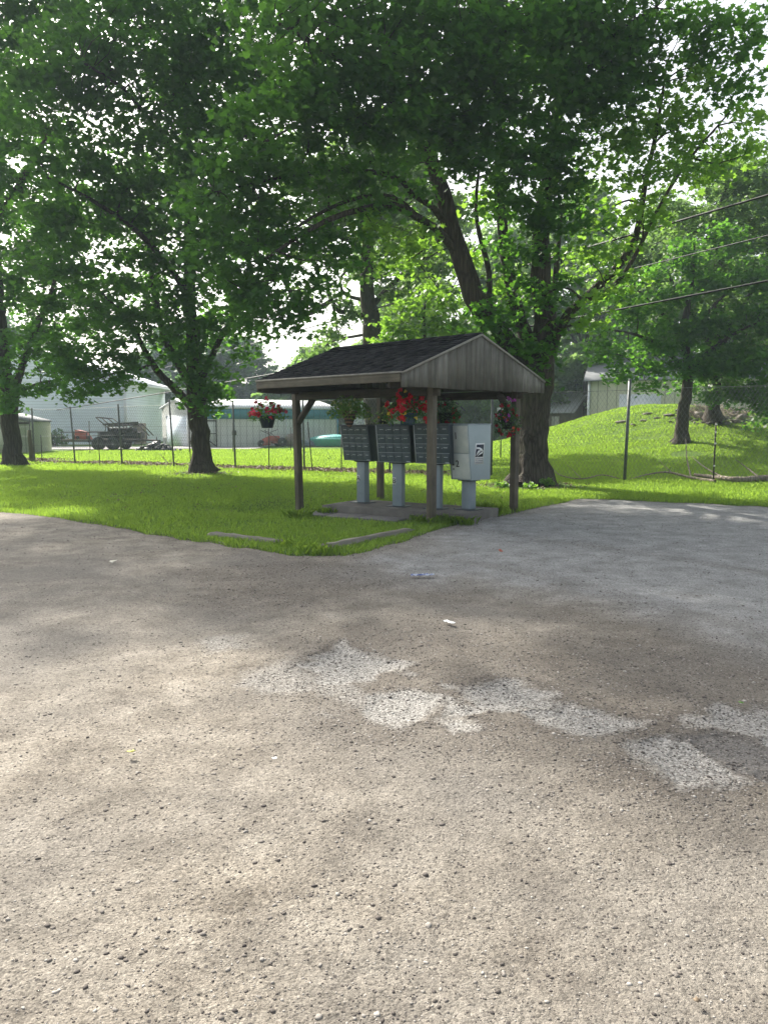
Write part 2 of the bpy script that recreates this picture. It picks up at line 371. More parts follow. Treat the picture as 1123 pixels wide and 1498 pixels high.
# bare soil on the mound
dx_ = t.math('DIVIDE', t.math('ADD', xyz.outputs[0], -15.2), 2.6); dy_ = t.math('DIVIDE', t.math('ADD', xyz.outputs[1], -34.0), 2.2)
dd = t.math('ADD', t.math('MULTIPLY', dx_, dx_), t.math('MULTIPLY', dy_, dy_))
soil = t.ramp(t.math('ADD', dd, t.math('MULTIPLY', t.noise(v, .9, 5, .7), 1.6)), [(.35, 1.0), (.55, 0.0)])
soil = t.n('Math', {0: soil, 1: .85}, operation='MULTIPLY').outputs[0]
c = t.mix(soil, c, t.ramp(n2, [(.3, (.09, .065, .045)), (.7, (.22, .17, .12))]))
mlawn = t.out(t.pbr(c, .9, 0, t.bump(t.math('ADD', n2, n3), .8, .05), .15))
props(mesh_np('lawn_ground', np.stack([X2, Y2, Z2], -1).reshape(-1, 3), Q2, mats=mlawn, smooth=True), kind='structure')

# ---------------------------------------------------------------- grass blades (stuff)
GC = [G(475, 740, .15)]
SLAB_O = Vector((-1.09, 13.47)); SLAB_A = math.atan2(-.522, .853)
def in_slab(x, y, m=0.0):
    c, s = math.cos(SLAB_A), math.sin(SLAB_A); lx = (x - SLAB_O.x) * c + (y - SLAB_O.y) * s; ly = -(x - SLAB_O.x) * s + (y - SLAB_O.y) * c
    a = (lx > -m) & (lx < 2.82 + m) & (ly > -m) & (ly < 1.22 + m)
    b = (lx > -.35) & (lx < 1.85) & (ly > -.5) & (ly < 0)
    return a | b
def grass(N, r0, r1, power, blade, wide, seed, azr=(-.62, .62)):
    g = np.random.default_rng(seed); u = g.random(N)
    k = 2 - power; r = (r0 ** k + u * (r1 ** k - r0 ** k)) ** (1 / k); a = g.uniform(*azr, N)
    x = r * np.sin(a); y = r * np.cos(a)
    # clump
    cl = fbm(x * 1.7, y * 1.7, 77, 3)
    keep = is_lawn(x, y, -.03 - .16 * g.random(N) ** 3) & (g.random(N) < .28 + 1.2 * cl) & ~in_slab(x, y)
    keep &= ~((((x - 15.2) / 2.5) ** 2 + ((y - 34) / 2.1) ** 2 < .5 + 1.0 * fbm(x * .9, y * .9, 4, 3)))
    for tx, ty, tr_ in ((3.66, 19.2, 1.15), (-5.65, 24.0, .75), (-14.0, 29.0, .75), (10.5, 26.9, .5)): keep &= np.hypot(x - tx, y - ty) > tr_ * (.75 + .6 * fbm(x * 3, y * 3, 12, 3))
    dfe = np.abs((x - FA.x) * fn.x + (y - FA.y) * fn.y - .5); keep &= ~((dfe < .75) & (x < 3) & (g.random(N) < .75))
    x, y, r = x[keep], y[keep], r[keep]; n = len(x)
    near = np.clip(1 - (r - edge_r(np.arctan2(x, y))) / .5, 0, 1)
    hgt = blade * g.uniform(.5, 1.25, n) * (1 + .9 * near * g.random(n)) * (.7 + .7 * fbm(x * .9, y * .9, 99, 3)); an = g.uniform(0, 2 * np.pi, n); wd = wide * g.uniform(.6, 1.3, n) * (.6 + r / 30)
    ln = hgt * g.uniform(.1, .85, n); la_ = g.uniform(0, 2 * np.pi, n); z = height(x, y) - .004
    V = np.empty((n, 5, 3))
    cx, sx_ = np.cos(an) * wd / 2, np.sin(an) * wd / 2
    lx, ly = np.cos(la_) * ln, np.sin(la_) * ln
    V[:, 0] = np.stack([x - cx, y - sx_, z], -1); V[:, 1] = np.stack([x + cx, y + sx_, z], -1)
    V[:, 2] = np.stack([x + cx * .8 + lx * .35, y + sx_ * .8 + ly * .35, z + hgt * .6], -1)
    V[:, 4] = np.stack([x - cx * .8 + lx * .35, y - sx_ * .8 + ly * .35, z + hgt * .6], -1)
    V[:, 3] = np.stack([x + lx, y + ly, z + hgt * .95], -1)
    F = np.arange(n * 5).reshape(n, 5)
    return V.reshape(-1, 3), F
M['grass'] = leaf_mat('grass_blade', [(.045, .10, .014), (.075, .155, .020), (.12, .21, .035)], (.34, .50, .05), .5, .03)
V1, F1 = grass(520000, 8.8, 32, 1.1, .052, .010, 5)
V4, F4 = grass(190000, 24, 47, .2, .055, .014, 25, (.12, .62)); V5, F5 = grass(90000, 29, 45, .2, .07, .022, 26, (-.62, .12))
F4 = F4 + len(V1); V1 = np.concatenate([V1, V4]); F1 = np.concatenate([F1, F4]); F5 = F5 + len(V1); V1 = np.concatenate([V1, V5]); F1 = np.concatenate([F1, F5])
V3, F3 = grass(90000, 11, 34, .4, .10, .012, 15)
sel = rng.random(len(F3)) < .25
V3 = V3.reshape(-1, 5, 3)[sel].reshape(-1, 3); F3 = np.arange(len(V3)).reshape(-1, 5)
props(mesh_np('grass_blades', np.concatenate([V1, V3]), np.concatenate([F1, F3 + len(V1)]), mats=M['grass']), 'short green lawn grass growing up to the ragged edge of the gravel', 'grass', kind='stuff')

# ---------------------------------------------------------------- loose gravel (stuff)
phi = (1 + 5 ** .5) / 2
ICO = np.array([(-1, phi, 0), (1, phi, 0), (-1, -phi, 0), (1, -phi, 0), (0, -1, phi), (0, 1, phi), (0, -1, -phi), (0, 1, -phi), (phi, 0, -1), (phi, 0, 1), (-phi, 0, -1), (-phi, 0, 1)]) / 1.9
ICF = np.array([(0, 11, 5), (0, 5, 1), (0, 1, 7), (0, 7, 10), (0, 10, 11), (1, 5, 9), (5, 11, 4), (11, 10, 2), (10, 7, 6), (7, 1, 8), (3, 9, 4), (3, 4, 2), (3, 2, 6), (3, 6, 8), (3, 8, 9), (4, 9, 5), (2, 4, 11), (6, 2, 10), (8, 6, 7), (9, 8, 1)])
def stones(x, y, z, s, g, flat=.65):
    n = len(x); V = ICO[None] * (1 + g.uniform(-.28, .28, (n, 12, 1))) * np.stack([s * g.uniform(.7, 1.4, n), s * g.uniform(.7, 1.2, n), s * flat * g.uniform(.7, 1.2, n)], -1)[:, None]
    a = g.uniform(0, 6.28, n); ca, sa = np.cos(a)[:, None], np.sin(a)[:, None]
    W = np.stack([V[..., 0] * ca - V[..., 1] * sa + x[:, None], V[..., 0] * sa + V[..., 1] * ca + y[:, None], V[..., 2] + z[:, None]], -1)
    F = (ICF[None] + (np.arange(n) * 12)[:, None, None]).reshape(-1, 3)
    return W.reshape(-1, 3), F
g = np.random.default_rng(3)
N = 140000; k = .25; r = (1.3 ** k + g.random(N) * (14 ** k - 1.3 ** k)) ** (1 / k); a = g.uniform(-.75, .75, N); x = r * np.sin(a); y = r * np.cos(a)
L_, D_, B_, dz_ = road_attrs(x, y)
keep = ~is_lawn(x, y, .1) & (g.random(N) < .35 + .9 * D_ - .1 * L_ - .1 * B_ + .25 * (fbm(x * 1.3, y * 1.3, 6, 3) - .5))
x, y, r, L_, D_, dz_ = x[keep], y[keep], r[keep], L_[keep], D_[keep], dz_[keep]
s = .0016 + .0026 * g.random(len(x)) ** 3 + .0065 * g.random(len(x)) ** 16 + .003 * D_ * g.random(len(x)) + .0006 * r * g.random(len(x))
zz = height(x, y) + .012 + dz_ + (fbm(x * 1.1, y * 1.1, 14, 3) - .5) * .03 + (fbm(x * 14, y * 14, 15, 3) - .5) * .008 + s * .08
Vs, Fs = stones(x, y, zz, s, g, .5)
t = NT('loose_stone'); rnd = t.n('NewGeometry').outputs['Random Per Island']
c = t.ramp(rnd, [(.0, (.06, .052, .048)), (.4, (.12, .105, .092)), (.75, (.22, .20, .178)), (1.0, (.40, .375, .34))])
M['stone'] = t.out(t.pbr(c, .85, 0, None, .3))
props(mesh_np('loose_gravel', Vs, Fs, mats=M['stone']), 'small loose stones scattered over the worn gravel road', 'gravel', kind='stuff')
# ---------------------------------------------------------------- more materials
def shingle_mat():
    t = NT('dark_asphalt_shingles'); v = t.coord('Object')
    sx = t.n('SeparateXYZ', {'Vector': v}); b = t.n('TexBrick', {'Vector': t.n('CombineXYZ', {0: sx.outputs[1], 1: sx.outputs[0]}).outputs[0], 'Color1': (.012, .013, .015, 1), 'Color2': (.034, .035, .038, 1), 'Mortar': (.006, .006, .007, 1), 'Scale': 1.0, 'Mortar Size': .004, 'Brick Width': .24, 'Row Height': .14})
    g = t.noise(v, 220, 3, .8); c = t.mix(.6, b.outputs[0], t.ramp(g, [(.3, .5), (.7, 1.6)]), 'MULTIPLY')
    return t.out(t.pbr(c, .95, 0, t.bump(g, .6, .003), .08))
M['shingle'] = shingle_mat()
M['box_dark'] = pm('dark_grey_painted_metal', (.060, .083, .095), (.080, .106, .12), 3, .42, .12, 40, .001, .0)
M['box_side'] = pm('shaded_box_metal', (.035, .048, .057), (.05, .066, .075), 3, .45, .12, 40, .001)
M['box_seam'] = pm('bare_aluminium_trim', (.36, .40, .42), (.50, .54, .56), 6, .45, .1, 40, .001, .1)
M['box_light'] = pm('pale_grey_painted_metal', (.31, .375, .395), (.38, .445, .465), 3, .42, .15, 30, .001)
M['door_light'] = pm('cream_grey_door', (.44, .49, .47), (.58, .61, .57), 5, .45, .2, 30, .001)
M['pedestal'] = pm('grey_pedestal_paint', (.20, .25, .28), (.27, .32, .35), 4, .5, .2, 30, .001)
M['black'] = pm('black_paint', (.008, .008, .01), (.014, .014, .018), 8, .5)
M['ink'] = pm('dark_navy_ink', (.010, .016, .03), (.014, .02, .04), 8, .5)
M['white'] = pm('white_sticker', (.72, .74, .74), (.8, .8, .79), 8, .5)
M['greyink'] = pm('faded_grey_print', (.30, .32, .34), (.36, .37, .38), 8, .6)
M['concrete'] = pm('weathered_concrete', (.075, .07, .062), (.17, .16, .14), 2.6, .9, .9, 45, .008)
M['paver'] = pm('slab_paver', (.10, .096, .09), (.20, .19, .18), 3, .9, .6, 50, .004)
M['tie'] = wood('old_landscape_timber', (.13, .12, .10), (.30, .28, .24), lo=(.06, .07, .04), axis=(.08, 1, 1), sc=20)
M['galv'] = pm('galvanised_pipe', (.11, .12, .125), (.18, .19, .195), 8, .5, .2, 40, .001, .5)
M['darkmetal'] = pm('rusty_dark_metal', (.035, .03, .028), (.075, .06, .05), 10, .7, .3)
M['wirem'] = pm('fence_wire', (.12, .125, .13), (.20, .205, .21), 8, .5, .0, 40, .001, .4)
M['cable'] = pm('black_cable', (.012, .012, .013), (.02, .02, .02), 8, .6)

# ---------------------------------------------------------------- mail shelter
SH = thing('mail_shelter', 'small open wooden mail shelter with dark shingled gable roof at the gravel junction', 'shelter', (.746, 12.07, 0), R(45))
def post(x, y, zb, zt, wd=.115, tilt=(0, 0)):
    b = MB(); n = 5; h = wd / 2
    for i in range(n - 1):
        z0 = zb + (zt - zb) * i / (n - 1); z1 = zb + (zt - zb) * (i + 1) / (n - 1)
    b.hexa([(x - h + tilt[0], y - h + tilt[1], zb), (x + h + tilt[0], y - h + tilt[1], zb), (x + h + tilt[0], y + h + tilt[1], zb), (x - h + tilt[0], y + h + tilt[1], zb),
            (x - h, y - h, zt), (x + h, y - h, zt), (x + h, y + h, zt), (x - h, y + h, zt)])
    return b.build('post', M['post_wood'], SH, bevel=.006)
post(0, 0, -.05, 2.13); post(0, 3.37, -.22, 2.13, tilt=(.03, -.04)); post(2.21, 0, -.05, 2.13); post(2.21, 3.37, -.05, 2.13)
XE0, XE1, YG0, YG1, XR = -.88, 2.80, -.17, 3.35, .965
ZE, ZR = 2.335, 3.02
sl_ = (ZR - ZE) / (XR - XE0)
# beams
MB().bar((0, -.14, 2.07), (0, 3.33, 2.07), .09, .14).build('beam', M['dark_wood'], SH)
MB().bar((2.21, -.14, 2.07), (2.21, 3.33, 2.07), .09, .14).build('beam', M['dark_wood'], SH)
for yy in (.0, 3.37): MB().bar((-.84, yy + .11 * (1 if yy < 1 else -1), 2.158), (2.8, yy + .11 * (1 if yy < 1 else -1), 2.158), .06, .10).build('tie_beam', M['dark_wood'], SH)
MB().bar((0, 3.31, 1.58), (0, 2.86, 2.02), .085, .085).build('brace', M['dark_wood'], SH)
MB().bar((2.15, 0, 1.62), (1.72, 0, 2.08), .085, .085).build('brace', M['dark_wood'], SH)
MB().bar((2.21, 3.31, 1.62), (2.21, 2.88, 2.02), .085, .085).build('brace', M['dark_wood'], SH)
# rafters
b = MB(); nraf = 7
for i in range(nraf):
    y = YG0 + .12 + (YG1 - YG0 - .24) * i / (nraf - 1)
    b.bar((XE0 + .05, y, ZE - .10), (XR, y, ZR - .10), .04, .09); b.bar((XE1 - .05, y, ZE - .10), (XR, y, ZR - .10), .04, .09)
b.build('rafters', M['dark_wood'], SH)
# roof: deck + overlapping shingle courses
roof = MB()
for sgn, xe in ((-1, XE0), (1, XE1)):
    roof.hexa([(xe, YG0, ZE - .05), (XR, YG0, ZR - .05), (XR, YG1, ZR - .05), (xe, YG1, ZE - .05), (xe, YG0, ZE - .02), (XR, YG0, ZR - .02), (XR, YG1, ZR - .02), (xe, YG1, ZE - .02)])
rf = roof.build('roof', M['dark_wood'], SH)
sh = MB(); nc = 14
for sgn, xe in ((-1, XE0), (1, XE1)):
    for i in range(nc):
        t0 = i / nc; t1 = (i + 1.12) / nc if i < nc - 1 else 1
        xa, za = xe + (XR - xe) * t0, ZE + (ZR - ZE) * t0; xb, zb_ = xe + (XR - xe) * t1, ZE + (ZR - ZE) * t1
        xo = .025 * sgn if i == 0 else 0
        y = YG0 - .02
        while y < YG1 + .02:
            y2 = min(y + random.uniform(.22, .34), YG1 + .02); lift = random.uniform(0, .005)
            sh.hexa([(xa + xo, y + .004, za - .016), (xb, y + .004, zb_ - .018), (xb, y2, zb_ - .018), (xa + xo, y2, za - .016),
                     (xa + xo, y + .004, za + .004 + lift), (xb, y + .004, zb_ - .012), (xb, y2, zb_ - .012), (xa + xo, y2, za + .004 + lift)])
            y = y2
y = YG0 - .02
while y < YG1:
    y2 = min(y + .3, YG1 + .02)
    sh.hexa([(XR - .15, y, ZR - .052), (XR + .15, y, ZR - .052), (XR + .15, y2, ZR - .052), (XR - .15, y2, ZR - .052), (XR - .01, y, ZR + .008), (XR + .01, y, ZR + .008), (XR + .01, y2, ZR + .012), (XR - .01, y2, ZR + .012)]); y = y2
sh.build('shingles', M['shingle'], rf)
# eave fascia boards
MB().box(XE0 - .022, XE0 + .004, YG0, YG1, ZE - .155, ZE - .03).build('fascia_board', M['beam_wood'], SH, bevel=.003)
MB().box(XE0 - .034, XE0 - .0, YG0 - .03, YG1 + .02, ZE - .03, ZE - .004).build('drip_edge', M['trim'], SH)
MB().box(XE1 - .004, XE1 + .022, YG0, YG1, ZE - .155, ZE - .03).build('fascia_board', M['beam_wood'], SH, bevel=.003)
# gable boards
for yy, s_ in ((YG0, -1), (YG1, 1)):
    b = MB(); x = XE0; i = 0
    while x < XE1 - .01:
        wd = random.choice([.12, .14, .19, .19, .20, .23]); x2 = min(x + wd, XE1)
        if XE1 - x2 < .08: x2 = XE1
        zt = lambda q: ZE + (ZR - ZE) * (1 - abs(q - XR) / (XR - XE0)) - .032
        o_ = random.uniform(0, .006); y0 = yy + s_ * (.002 + o_); y1 = yy + s_ * (.02 + o_); ya, yb = min(y0, y1), max(y0, y1)
        zb_ = ZE - .225 + random.uniform(-.006, .006); g_ = .004
        cuts = [x + g_, x2 - g_]
        if x < XR < x2: cuts = [x + g_, XR, x2 - g_]
        for a_, c_ in zip(cuts[:-1], cuts[1:]):
            b.hexa([(a_, ya, zb_), (c_, ya, zb_), (c_, yb, zb_), (a_, yb, zb_), (a_, ya, zt(a_)), (c_, ya, zt(c_)), (c_, yb, zt(c_)), (a_, yb, zt(a_))])
        x = x2; i += 1
    b.build('gable_panel', M['gable_wood'], SH)
    MB().box(XE0 + .01, XE1 - .01, min(yy, yy - s_ * .015), max(yy, yy - s_ * .015), ZE - .20, ZE - .06).build('gable_backing', M['dark_wood'], SH)
    for xe in (XE0, XE1):
        MB().bar((xe, yy + s_ * .024, ZE - .028), (XR, yy + s_ * .024, ZR - .028), .04, .03).build('rake_trim', M['trim'], SH)

# ---------------------------------------------------------------- concrete pad, pavers, timbers
b = MB(); nx, ny = 29, 13
def slabtop():
    V = []; F = []
    W_, D_, T_ = 2.82, 1.22, .15
    for j in range(ny):
        for i in range(nx):
            x = W_ * i / (nx - 1); y = D_ * j / (ny - 1); ed = (i in (0, nx - 1)) or (j in (0, ny - 1))
            V.append((x + random.uniform(-.006, .006) * ed, y + random.uniform(-.006, .006) * ed, T_ - (.008 if ed else 0) + random.uniform(-.0015, .0015)))
    n0 = len(V)
    for j in range(ny - 1):
        for i in range(nx - 1):
            a = j * nx + i; F.append([a, a + 1, a + nx + 1, a + nx])
    rim = [i for i in range(nx)] + [j * nx + nx - 1 for j in range(1, ny)] + [(ny - 1) * nx + i for i in range(nx - 2, -1, -1)] + [j * nx for j in range(ny - 2, 0, -1)]
    for r_ in rim: V.append((V[r_][0], V[r_][1], -.12))
    for q in range(len(rim)):
        q2 = (q + 1) % len(rim); F.append([rim[q2], rim[q], n0 + q, n0 + q2])
    return V, F
V, F = slabtop()
pad = mesh_np('concrete_pad', V, F, mats=M['concrete']); pad.location = (SLAB_O.x, SLAB_O.y, 0); pad.rotation_euler = (0, 0, SLAB_A)
props(pad, 'raised concrete pad carrying the grey mailbox pedestals under the shelter', 'concrete pad')
for i, (x0, x1, w_, lb) in enumerate([(-.30, .36, .42, 'flat stone paver in the grass before the concrete pad, nearest the left post'),
                                  (.38, 1.02, .44, 'middle flat stone paver of three laid along the concrete pad'),
                                  (1.04, 1.75, .40, 'flat stone paver along the concrete pad, nearest the front post')]):
    p = MB().box(0, x1 - x0, -w_, 0, -.08, .018 - .004 * i).build('stone_paver', M['paver'], bevel=.008)
    c, s = math.cos(SLAB_A), math.sin(SLAB_A); lx, ly = x0, -.03
    p.location = (SLAB_O.x + lx * c - ly * s, SLAB_O.y + lx * s + ly * c, +.018 + .004 * i); p.rotation_euler = (R(.8), R(random.uniform(-.5, 1)), SLAB_A + R(random.uniform(-2, 2)))
    props(p, lb, 'paver', 'flat pavers along the concrete pad')
def timber(a, bq, wd, ht, label):
    a = G(*a); bq = G(*bq); L = (bq - a).length; ang = math.atan2(bq.y - a.y, bq.x - a.x)
    n = 14; m = MB(); g = random.Random(4)
    V = []; F = []
    for i in range(n + 1):
        x = L * i / n; j = [g.uniform(-.012, .012) for _ in range(4)]; e = .025 if i in (0, n) else 0
        V += [(x, -wd / 2 + j[0], -.1), (x, wd / 2 + j[1], -.1), (x, wd / 2 + j[1] - .01 - e, ht + j[2] * .6 - e), (x, -wd / 2 + j[0] + .01 + e, ht + j[3] * .6 - e)]
    for i in range(n):
        o = i * 4
        for k in range(4): F.append([o + k, o + 4 + k, o + 4 + (k + 1) % 4, o + (k + 1) % 4])
    F += [[0, 1, 2, 3], [n * 4 + 3, n * 4 + 2, n * 4 + 1, n * 4]]
    F = [f[::-1] for f in F]
    o = mesh_np('landscape_timber', V, F, mats=M['tie']); o.location = (a.x, a.y, 0); o.rotation_euler = (0, 0, ang)
    props(o, label, 'timber edging', 'old timbers edging the lawn corner')
timber((306, 783), (417, 797), .13, .055, 'half buried grey timber edging the lawn, left of the corner')
timber((462, 806), (604, 778), .13, .065, 'weathered timber edging the lawn corner beside the front shelter post')

# ---------------------------------------------------------------- lettering
def text_obj(name, s, size, m, parent, loc, rot, ext=.0008):
    cu = bpy.data.curves.new('lettering', 'FONT'); cu.body = s; cu.size = size; cu.extrude = ext; cu.align_x = 'CENTER'; cu.align_y = 'CENTER'; cu.offset = size * .012
    tmp = bpy.data.objects.new('tmp', cu); COL.objects.link(tmp)
    me = bpy.data.meshes.new_from_object(tmp.evaluated_get(bpy.context.evaluated_depsgraph_get())); bpy.data.objects.remove(tmp)
    me.materials.clear(); me.materials.append(m)
    o = bpy.data.objects.new(name, me); COL.objects.link(o); o.parent = parent; o.location = loc; o.rotation_euler = rot
    return o
# ---------------------------------------------------------------- cluster mailboxes
def wedge(W, D, z0, z1, lean, mm, name, par, bevel=.004):
    # box whose front leans out at the top; x across, y back (front at -D/2)
    return MB().hexa([(-W / 2, -D / 2 + lean, z0), (W / 2, -D / 2 + lean, z0), (W / 2, D / 2, z0), (-W / 2, D / 2, z0),
                      (-W / 2, -D / 2, z1), (W / 2, -D / 2, z1), (W / 2, D / 2, z1), (-W / 2, D / 2, z1)]).build(name, mm, par, bevel=bevel)
def cbu(px, py, ang, label, letter, zt, W=.63, D=.50, z0=.91):
    c = G(px, py, .15); rt = thing('cluster_mailbox', label, 'mailbox', (c.x, c.y, .15), -R(ang), 'dark grey cluster mailboxes in a row')
    z0 -= .15; z1 = zt - .15; lean = .11
    MB().box(-.18, .18, -.15, .15, 0, .012).build('base_plate', M['box_side'], rt, bevel=.002)
    ped = MB().box(-.09, .09, -.07, .07, .012, z0 - .02); pd = ped.build('pedestal', M['pedestal'], rt, bevel=.006)
    MB().box(-.13, .13, -.1, .1, z0 - .02, z0 - .001).build('mounting_plate', M['box_side'], rt)
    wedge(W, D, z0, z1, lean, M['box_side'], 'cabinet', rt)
    MB().box(-W / 2 - .012, W / 2 + .012, -D / 2 - .015, D / 2 + .01, z1 + .001, z1 + .02).build('top_cap', M['box_dark'], rt, bevel=.004)
    nrm_a = math.atan2(lean, z1 - z0)
    def fy(z): return -D / 2 + lean * (1 - (z - z0) / (z1 - z0))
    def panel(x0, x1, za, zb, off, th, name, m, par, bev=.002):
        return MB().hexa([(x0, fy(za) - off - th, za), (x1, fy(za) - off - th, za), (x1, fy(za) - off, za), (x0, fy(za) - off, za),
                          (x0, fy(zb) - off - th, zb), (x1, fy(zb) - off - th, zb), (x1, fy(zb) - off, zb), (x0, fy(zb) - off, zb)]).build(name, m, par, bevel=bev)
    # frame
    e = .012
    for (x0, x1, za, zb) in ((-W / 2, -W / 2 + .012, z0, z1), (W / 2 - .012, W / 2, z0, z1)):
        panel(x0, x1, za, zb, .001, .014, 'edge_trim', M['box_seam'] if x0 < 0 else M['box_dark'], rt, 0)
    rows = [(.0, .255), (.265, .50), (.51, .745), (.755, .985)]
    HH = z1 - z0
    for r_, (ra, rb) in enumerate(rows):
        za = z0 + .012 + ra * (HH - .02); zb = z0 + .012 + rb * (HH - .02)
        panel(-W / 2 + .018, W / 2 - .018, za - .0055, za + .0005, .001, .0125, 'row_seam', M['box_seam'] if r_ in (0, 1, 2, 3) else M['box_dark'], rt, 0)
        for q in range(4):
            w_ = (W - .04) / 4; x0 = -W / 2 + .02 + q * w_
            d = panel(x0 + .003, x0 + w_ - .003, za + .002, zb - .002, .001, .008, 'compartment_door', M['box_dark'], rt, .0015)
            zm = za + (zb - za) * .58
            panel(x0 + w_ * .34, x0 + w_ * .80, zm, zm + .012, .0095, .002, 'number_plate', M['box_seam'], d, 0)
            if (q + r_) % 3 != 0: panel(x0 + w_ * .13, x0 + w_ * .2, zm - .012, zm + .004, .0095, .004, 'lock', M['box_seam'], d, 0)
    panel(W / 2 - .10, W / 2 - .03, z0 + .012, z0 + .03, .0105, .002, 'maker_plate', M['box_seam'], rt, 0)
    if letter:
        MB().box(-.085, -.022, -.073, -.0702, .38, .50).build('letter_plate', M['white'], rt)
        text_obj('letter', letter, .115, M['black'], rt, (-.054, -.0742, .44), (R(90), 0, 0))
    return rt
cbu(531, 735, 38, 'leftmost dark grey cluster mailbox, lettered A on its pedestal', 'A', 1.53)
cbu(583, 740.5, 27, 'dark grey cluster mailbox lettered B, below the red geraniums', 'B', 1.54)
cbu(638, 744, 27, 'dark grey cluster mailbox half hidden behind the front shelter post', None, 1.555)
# parcel locker
c = G(685, 745, .15)
PL = thing('parcel_locker', 'pale grey parcel locker with two numbered doors and postal eagle sticker', 'parcel locker', (c.x, c.y, .15), -R(48))
W, D, z0, z1, lean = .44, .56, .50, 1.405, .10
MB().box(-.19, .19, -.17, .17, 0, .012).build('base_plate', M['box_side'], PL, bevel=.002)
MB().box(-.085, .085, -.085, .085, .012, z0 - .02).build('pedestal', M['pedestal'], PL, bevel=.006)
MB().box(-.13, .13, -.13, .13, z0 - .02, z0 - .001).build('mounting_plate', M['box_side'], PL)
wedge(W, D, z0, z1, lean, M['box_light'], 'cabinet', PL)
MB().box(-W / 2 - .008, W / 2 + .008, -D / 2 - .012, D / 2 + .01, z1 + .001, z1 + .014).build('top_cap', M['box_light'], PL, bevel=.004)
def fy(z): return -D / 2 + lean * (1 - (z - z0) / (z1 - z0))
def pan(x0, x1, za, zb, off, th, name, m, par, bev=0):
    return MB().hexa([(x0, fy(za) - off - th, za), (x1, fy(za) - off - th, za), (x1, fy(za) - off, za), (x0, fy(za) - off, za),
                      (x0, fy(zb) - off - th, zb), (x1, fy(zb) - off - th, zb), (x1, fy(zb) - off, zb), (x0, fy(zb) - off, zb)]).build(name, m, par, bevel=bev)
pan(-W / 2 + .0, -W / 2 + .022, z0, z1, .001, .012, 'edge_trim', M['pedestal'], PL)
pa = math.atan2(lean, z1 - z0); MH = (z1 - z0)
for k, (za, zb) in enumerate(((z0 + .02 + MH * .47, z1 - .02), (z0 + .02, z0 + .008 + MH * .47))):
    d = pan(-W / 2 + .028, W / 2 - .02, za, zb, .001, .014, 'locker_door', M['door_light'], PL, .003)
    zn = za + (zb - za) * (.62 if k == 0 else .58)
    text_obj('door_number', '12'[k], .155, M['black'], d, (-.055, fy(zn) - .0162, zn), (R(90) + pa * 0, 0, 0)).rotation_euler = (R(90) + pa, 0, 0)
    for q, zz_ in enumerate((zn + .11, zn - .01, zn - .085)):
        MB().tube([(-.145, fy(zz_) - .015, zz_), (-.145, fy(zz_) - .026, zz_)], .012 if q != 1 else .018, 10).build('door_lock', M['darkmetal'], d)
# sticker on the right side (x = +W/2 plane)
def poly_side(pts, name, m, par, x0, th, cy, cz, sc):
    V = []; n = len(pts)
    for (a, b_) in pts: V.append((x0, cy + a * sc, cz + b_ * sc))
    for (a, b_) in pts: V.append((x0 + th, cy + a * sc, cz + b_ * sc))
    F = [list(range(n))[::-1], list(range(n, 2 * n))] + [[i, (i + 1) % n, n + (i + 1) % n, n + i] for i in range(n)]
    return mesh_np(name, V, F, mats=m, parent=par)
cy_, cz_ = .0, z0 + MH * .50; SCL = .24
stk = poly_side([(-.52, -.80), (.40, -.80), (.52, .62), (-.40, .62)], 'eagle_sticker', M['white'], PL, W / 2 + .001, .0012, cy_, cz_, SCL)
# emblem: slanted dark block with a white eagle head sweeping to the right
poly_side([(-.44, -.30), (.36, -.30), (.46, .54), (-.30, .54)], 'emblem_block', M['ink'], stk, W / 2 + .0024, .0008, cy_, cz_, SCL)
poly_side([(-.30, .36), (.02, .34), (.22, .26), (.40, .10), (.34, .02), (.12, .07), (-.42, -.26), (-.16, .12), (.04, .16), (-.02, .22), (-.34, .24)], 'emblem_eagle', M['white'], stk, W / 2 + .0034, .0008, cy_, cz_, SCL)
poly_side([(.36, .04), (.30, -.06), (-.30, -.28), (.08, -.02)], 'emblem_wing', M['white'], stk, W / 2 + .0034, .0008, cy_, cz_, SCL)
for q in range(3):
    poly_side([(-.42, -.40 - q * .12), (.34, -.40 - q * .12), (.34, -.46 - q * .12), (-.42, -.46 - q * .12)][::-1], 'small_print', M['greyink'], stk, W / 2 + .0024, .0006, cy_, cz_, SCL)

# ---------------------------------------------------------------- leaves helper (also for trees)
MAPLE = np.array([(0, -.45, 0), (.16, -.30, .02), (.46, -.30, .07), (.34, -.06, .03), (.52, .18, .09), (.24, .16, .02), (.15, .30, .02), (0, .60, -.05),
                  (-.15, .30, .02), (-.24, .16, .02), (-.52, .18, .09), (-.34, -.06, .03), (-.46, -.30, .07), (-.16, -.30, .02)])
OVAL = np.array([(0, -.5, 0), (.26, -.1, .05), (.2, .25, .04), (0, .55, -.05), (-.2, .25, .04), (-.26, -.1, .05)])
CLUMP = np.array([(0, -.5, 0), (.3, -.35, .1), (.5, 0, .0), (.22, .12, -.1), (.3, .5, 0), (-.08, .25, .12), (-.45, .4, 0), (-.4, -.05, -.1)])
PETAL = np.array([(0, -.5, 0), (.45, -.3, .1), (.5, .2, .0), (.1, .5, .12), (-.35, .42, 0), (-.5, -.1, .1)])
